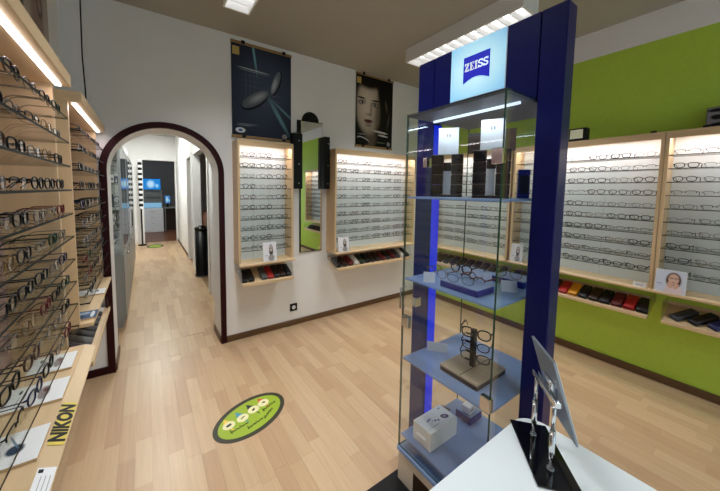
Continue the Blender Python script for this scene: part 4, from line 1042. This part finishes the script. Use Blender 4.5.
# tower of spectacle samples beside the far doorway
tw_ = thing('sample_tower', 'slim black and white banded column beside the far doorway', 'column', (-0.115, 9.05, 0))
MB().lathe([(0.10, 0), (0.10, 0.02), (0.02, 0.03), (0.02, 0.95)], 16).build('foot', M['black'], tw_)
for k in range(18): MB().lathe([(0.040, 0.95+k*0.0665), (0.046, 0.96+k*0.0665), (0.046, 1.006+k*0.0665), (0.040, 1.0163+k*0.0665)], 14).build('band', M['black'] if k % 2 else M['paper'], tw_)
MB().lathe([(0.03, 2.15), (0.055, 2.17), (0.060, 2.21), (0.03, 2.235)], 14).build('cap', M['paper'], tw_)

# glazed grey cabinets along the corridor
def glazed(label, y0, y1):
    l = y1-y0
    r = thing('glazed_cabinet', label, 'cabinet', (CX0, y0, 0), 0, 'glazed cabinets in the corridor')
    D, H = 0.315, 1.98
    MB().box(0.02, D-0.03, 0.02, l-0.02, 0, 0.08).build('plinth', M['grey'], r)
    MB().box(0, D-0.012, 0, l, 0.08, 0.80).build('base', M['grey'], r)
    MB().box(0, D, 0, l, H-0.04, H).build('top', M['grey'], r)
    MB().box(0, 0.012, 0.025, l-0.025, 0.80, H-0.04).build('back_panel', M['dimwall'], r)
    for a in (0, l-0.025):
        for x in (0, D-0.025): MB().box(x, x+0.025, a, a+0.025, 0.80, H-0.04).build('post', M['steel'], r)
    for k in range(2):
        a, b = 0.005+k*l/2, (k+1)*l/2-0.005
        dr = MB().bbox(D-0.0115, D, a, b, 0.09, 0.79, 0.002, 1, smooth=False).build('door', M['grey'], r)
        MB().cyl((D, b-0.05, 0.72), (D+0.02, b-0.05, 0.72), 0.011, 12).build('knob', M['chrome'], dr)
        MB().slab(D-0.008, D-0.003, a+0.03, b-0.03, 0.815, H-0.045, 0, 1, 0).build('glass_door', [M['case_glass'], M['steel']], r)
    MB().slab(0.03, D-0.03, 0.008, 0.013, 0.815, H-0.045, 0, 1, 1).build('glass_side', [M['case_glass'], M['steel']], r)
    for z in (1.05, 1.30, 1.55, 1.78): MB().slab(0.014, D-0.03, 0.03, l-0.03, z-0.005, z, 0, 1).build('glass_shelf', [M['glass'], M['glassedge']], r)
    return r
gc = [glazed('glazed grey corridor cabinet closest to the arch', 3.76, 4.86), glazed('glazed grey corridor cabinet between two others', 4.88, 5.98), glazed('glazed grey corridor cabinet closest to the far doorway', 6.00, 7.10)]
br = random.Random(9)
n_ = 0
for ci, (y0, nm) in enumerate(((3.76, 'closest to the arch'), (4.88, 'in the middle'))):
    for si, z in enumerate((0.80, 1.05, 1.30, 1.55)):
        for k in range(4):
            c = br.choice(['black','brown','white','dark grey','navy'])
            h = br.uniform(0.05, 0.13)
            y = y0+0.16+k*0.25+br.uniform(-0.02, 0.02)
            o = thing('packet', '%s packet, %s on level %s of the glazed cabinet %s' % (c, ORD[k], ['one','two','three','four'][si], nm), 'box', (CX0+0.14, y, z+0.0006), br.uniform(-0.2, 0.2), 'packets in the corridor cabinets')
            w = br.uniform(0.05, 0.09)
            MB().box(-0.05, 0.05, -w, w, 0, h).build('carton', CASEM[c], o)
            MB().box(0.0502, 0.0506, -w*0.7, w*0.7, h*0.3, h*0.6).build('print', M['paper'] if c != 'white' else M['navyblock'], o)

# black bin in the side doorway
bn = thing('pedal_bin', 'tall black cylindrical bin with a domed lid in the corridor', 'bin', (0.775, 5.40, 0))
MB().lathe([(0.105, 0.0), (0.108, 0.02), (0.100, 0.04), (0.104, 0.80)], 28).build('body', M['black'], bn)
MB().lathe([(0.112, 0.801), (0.114, 0.82), (0.09, 0.85), (0.04, 0.868), (0.012, 0.872)], 28).build('lid', M['blackgloss'], bn)
MB().lathe([(0.112, 0.0), (0.116, 0.012), (0.112, 0.0185)], 28).build('foot_ring', M['darkgrey'], bn)
sd = thing('side_table', 'brown cabinet with white papers seen through the side doorway', 'cabinet', (1.20, 6.4, 0))
MB().bbox(-0.20, 0.25, -0.35, 0.35, 0, 1.02, 0.004, 1, smooth=False).build('body', pbr('reddish_brown_wood', S(110,66,40), 0.45), sd)
MB().box(-0.212, -0.2005, -0.32, 0.32, 0.06, 0.96).build('door', pbr('brown_door', S(120,74,46), 0.45), sd)
pp = thing('paper_stack', 'white bottle-shaped papers standing on the brown cabinet', 'papers', (1.12, 6.25, 1.0206))
MB().lathe([(0.06, 0), (0.065, 0.02), (0.06, 0.20), (0.03, 0.28), (0.03, 0.36)], 16).build('body', M['paper'], pp)
MB().lathe([(0.033, 0.361), (0.033, 0.40)], 14).build('cap', M['darkgrey'], pp)
mt = thing('corridor_sticker', 'small green oval sticker on the corridor floor', 'sticker', (0.16, 8.75, 0.0003))
MB().prism(ell(0.19, 0.26), 0, 0.0008).build('rim', M['olive'], mt)
MB().prism(ell(0.14, 0.19), 0.0008, 0.0012).build('field', M['limegreen'], mt)
# corridor ceiling lamps
def round_lamp(label, x, y, p):
    r = thing('round_lamp', label, 'ceiling lamp', (x, y, ZC-0.07), 0, 'round corridor lamps')
    MB().lathe([(0.16, 0.03), (0.17, 0.05), (0.17, 0.0695)], 28).build('ring', M['grey'], r)
    MB().lathe([(0.04, 0.0), (0.11, 0.008), (0.155, 0.03)], 28).build('diffuser', emitter('lamp_diffuser', (1,0.97,0.9,1), 5.0), r)
    l = bpy.data.lights.new('lamp_light', 'AREA'); l.shape = 'DISK'; l.size = 0.25; l.energy = p; l.color = (0.98, 1.0, 0.94)
    o = O('lamp_light', l, r, (0, 0, -0.01))
round_lamp('round ceiling lamp in the corridor closest to the arch', 0.12, 4.8, 48)
round_lamp('round ceiling lamp in the corridor closest to the far doorway', 0.12, 7.6, 80)
round_lamp('added unseen round ceiling lamp brightening the far room', 0.6, 10.8, 14)  # unseen lamp added to brighten the far room
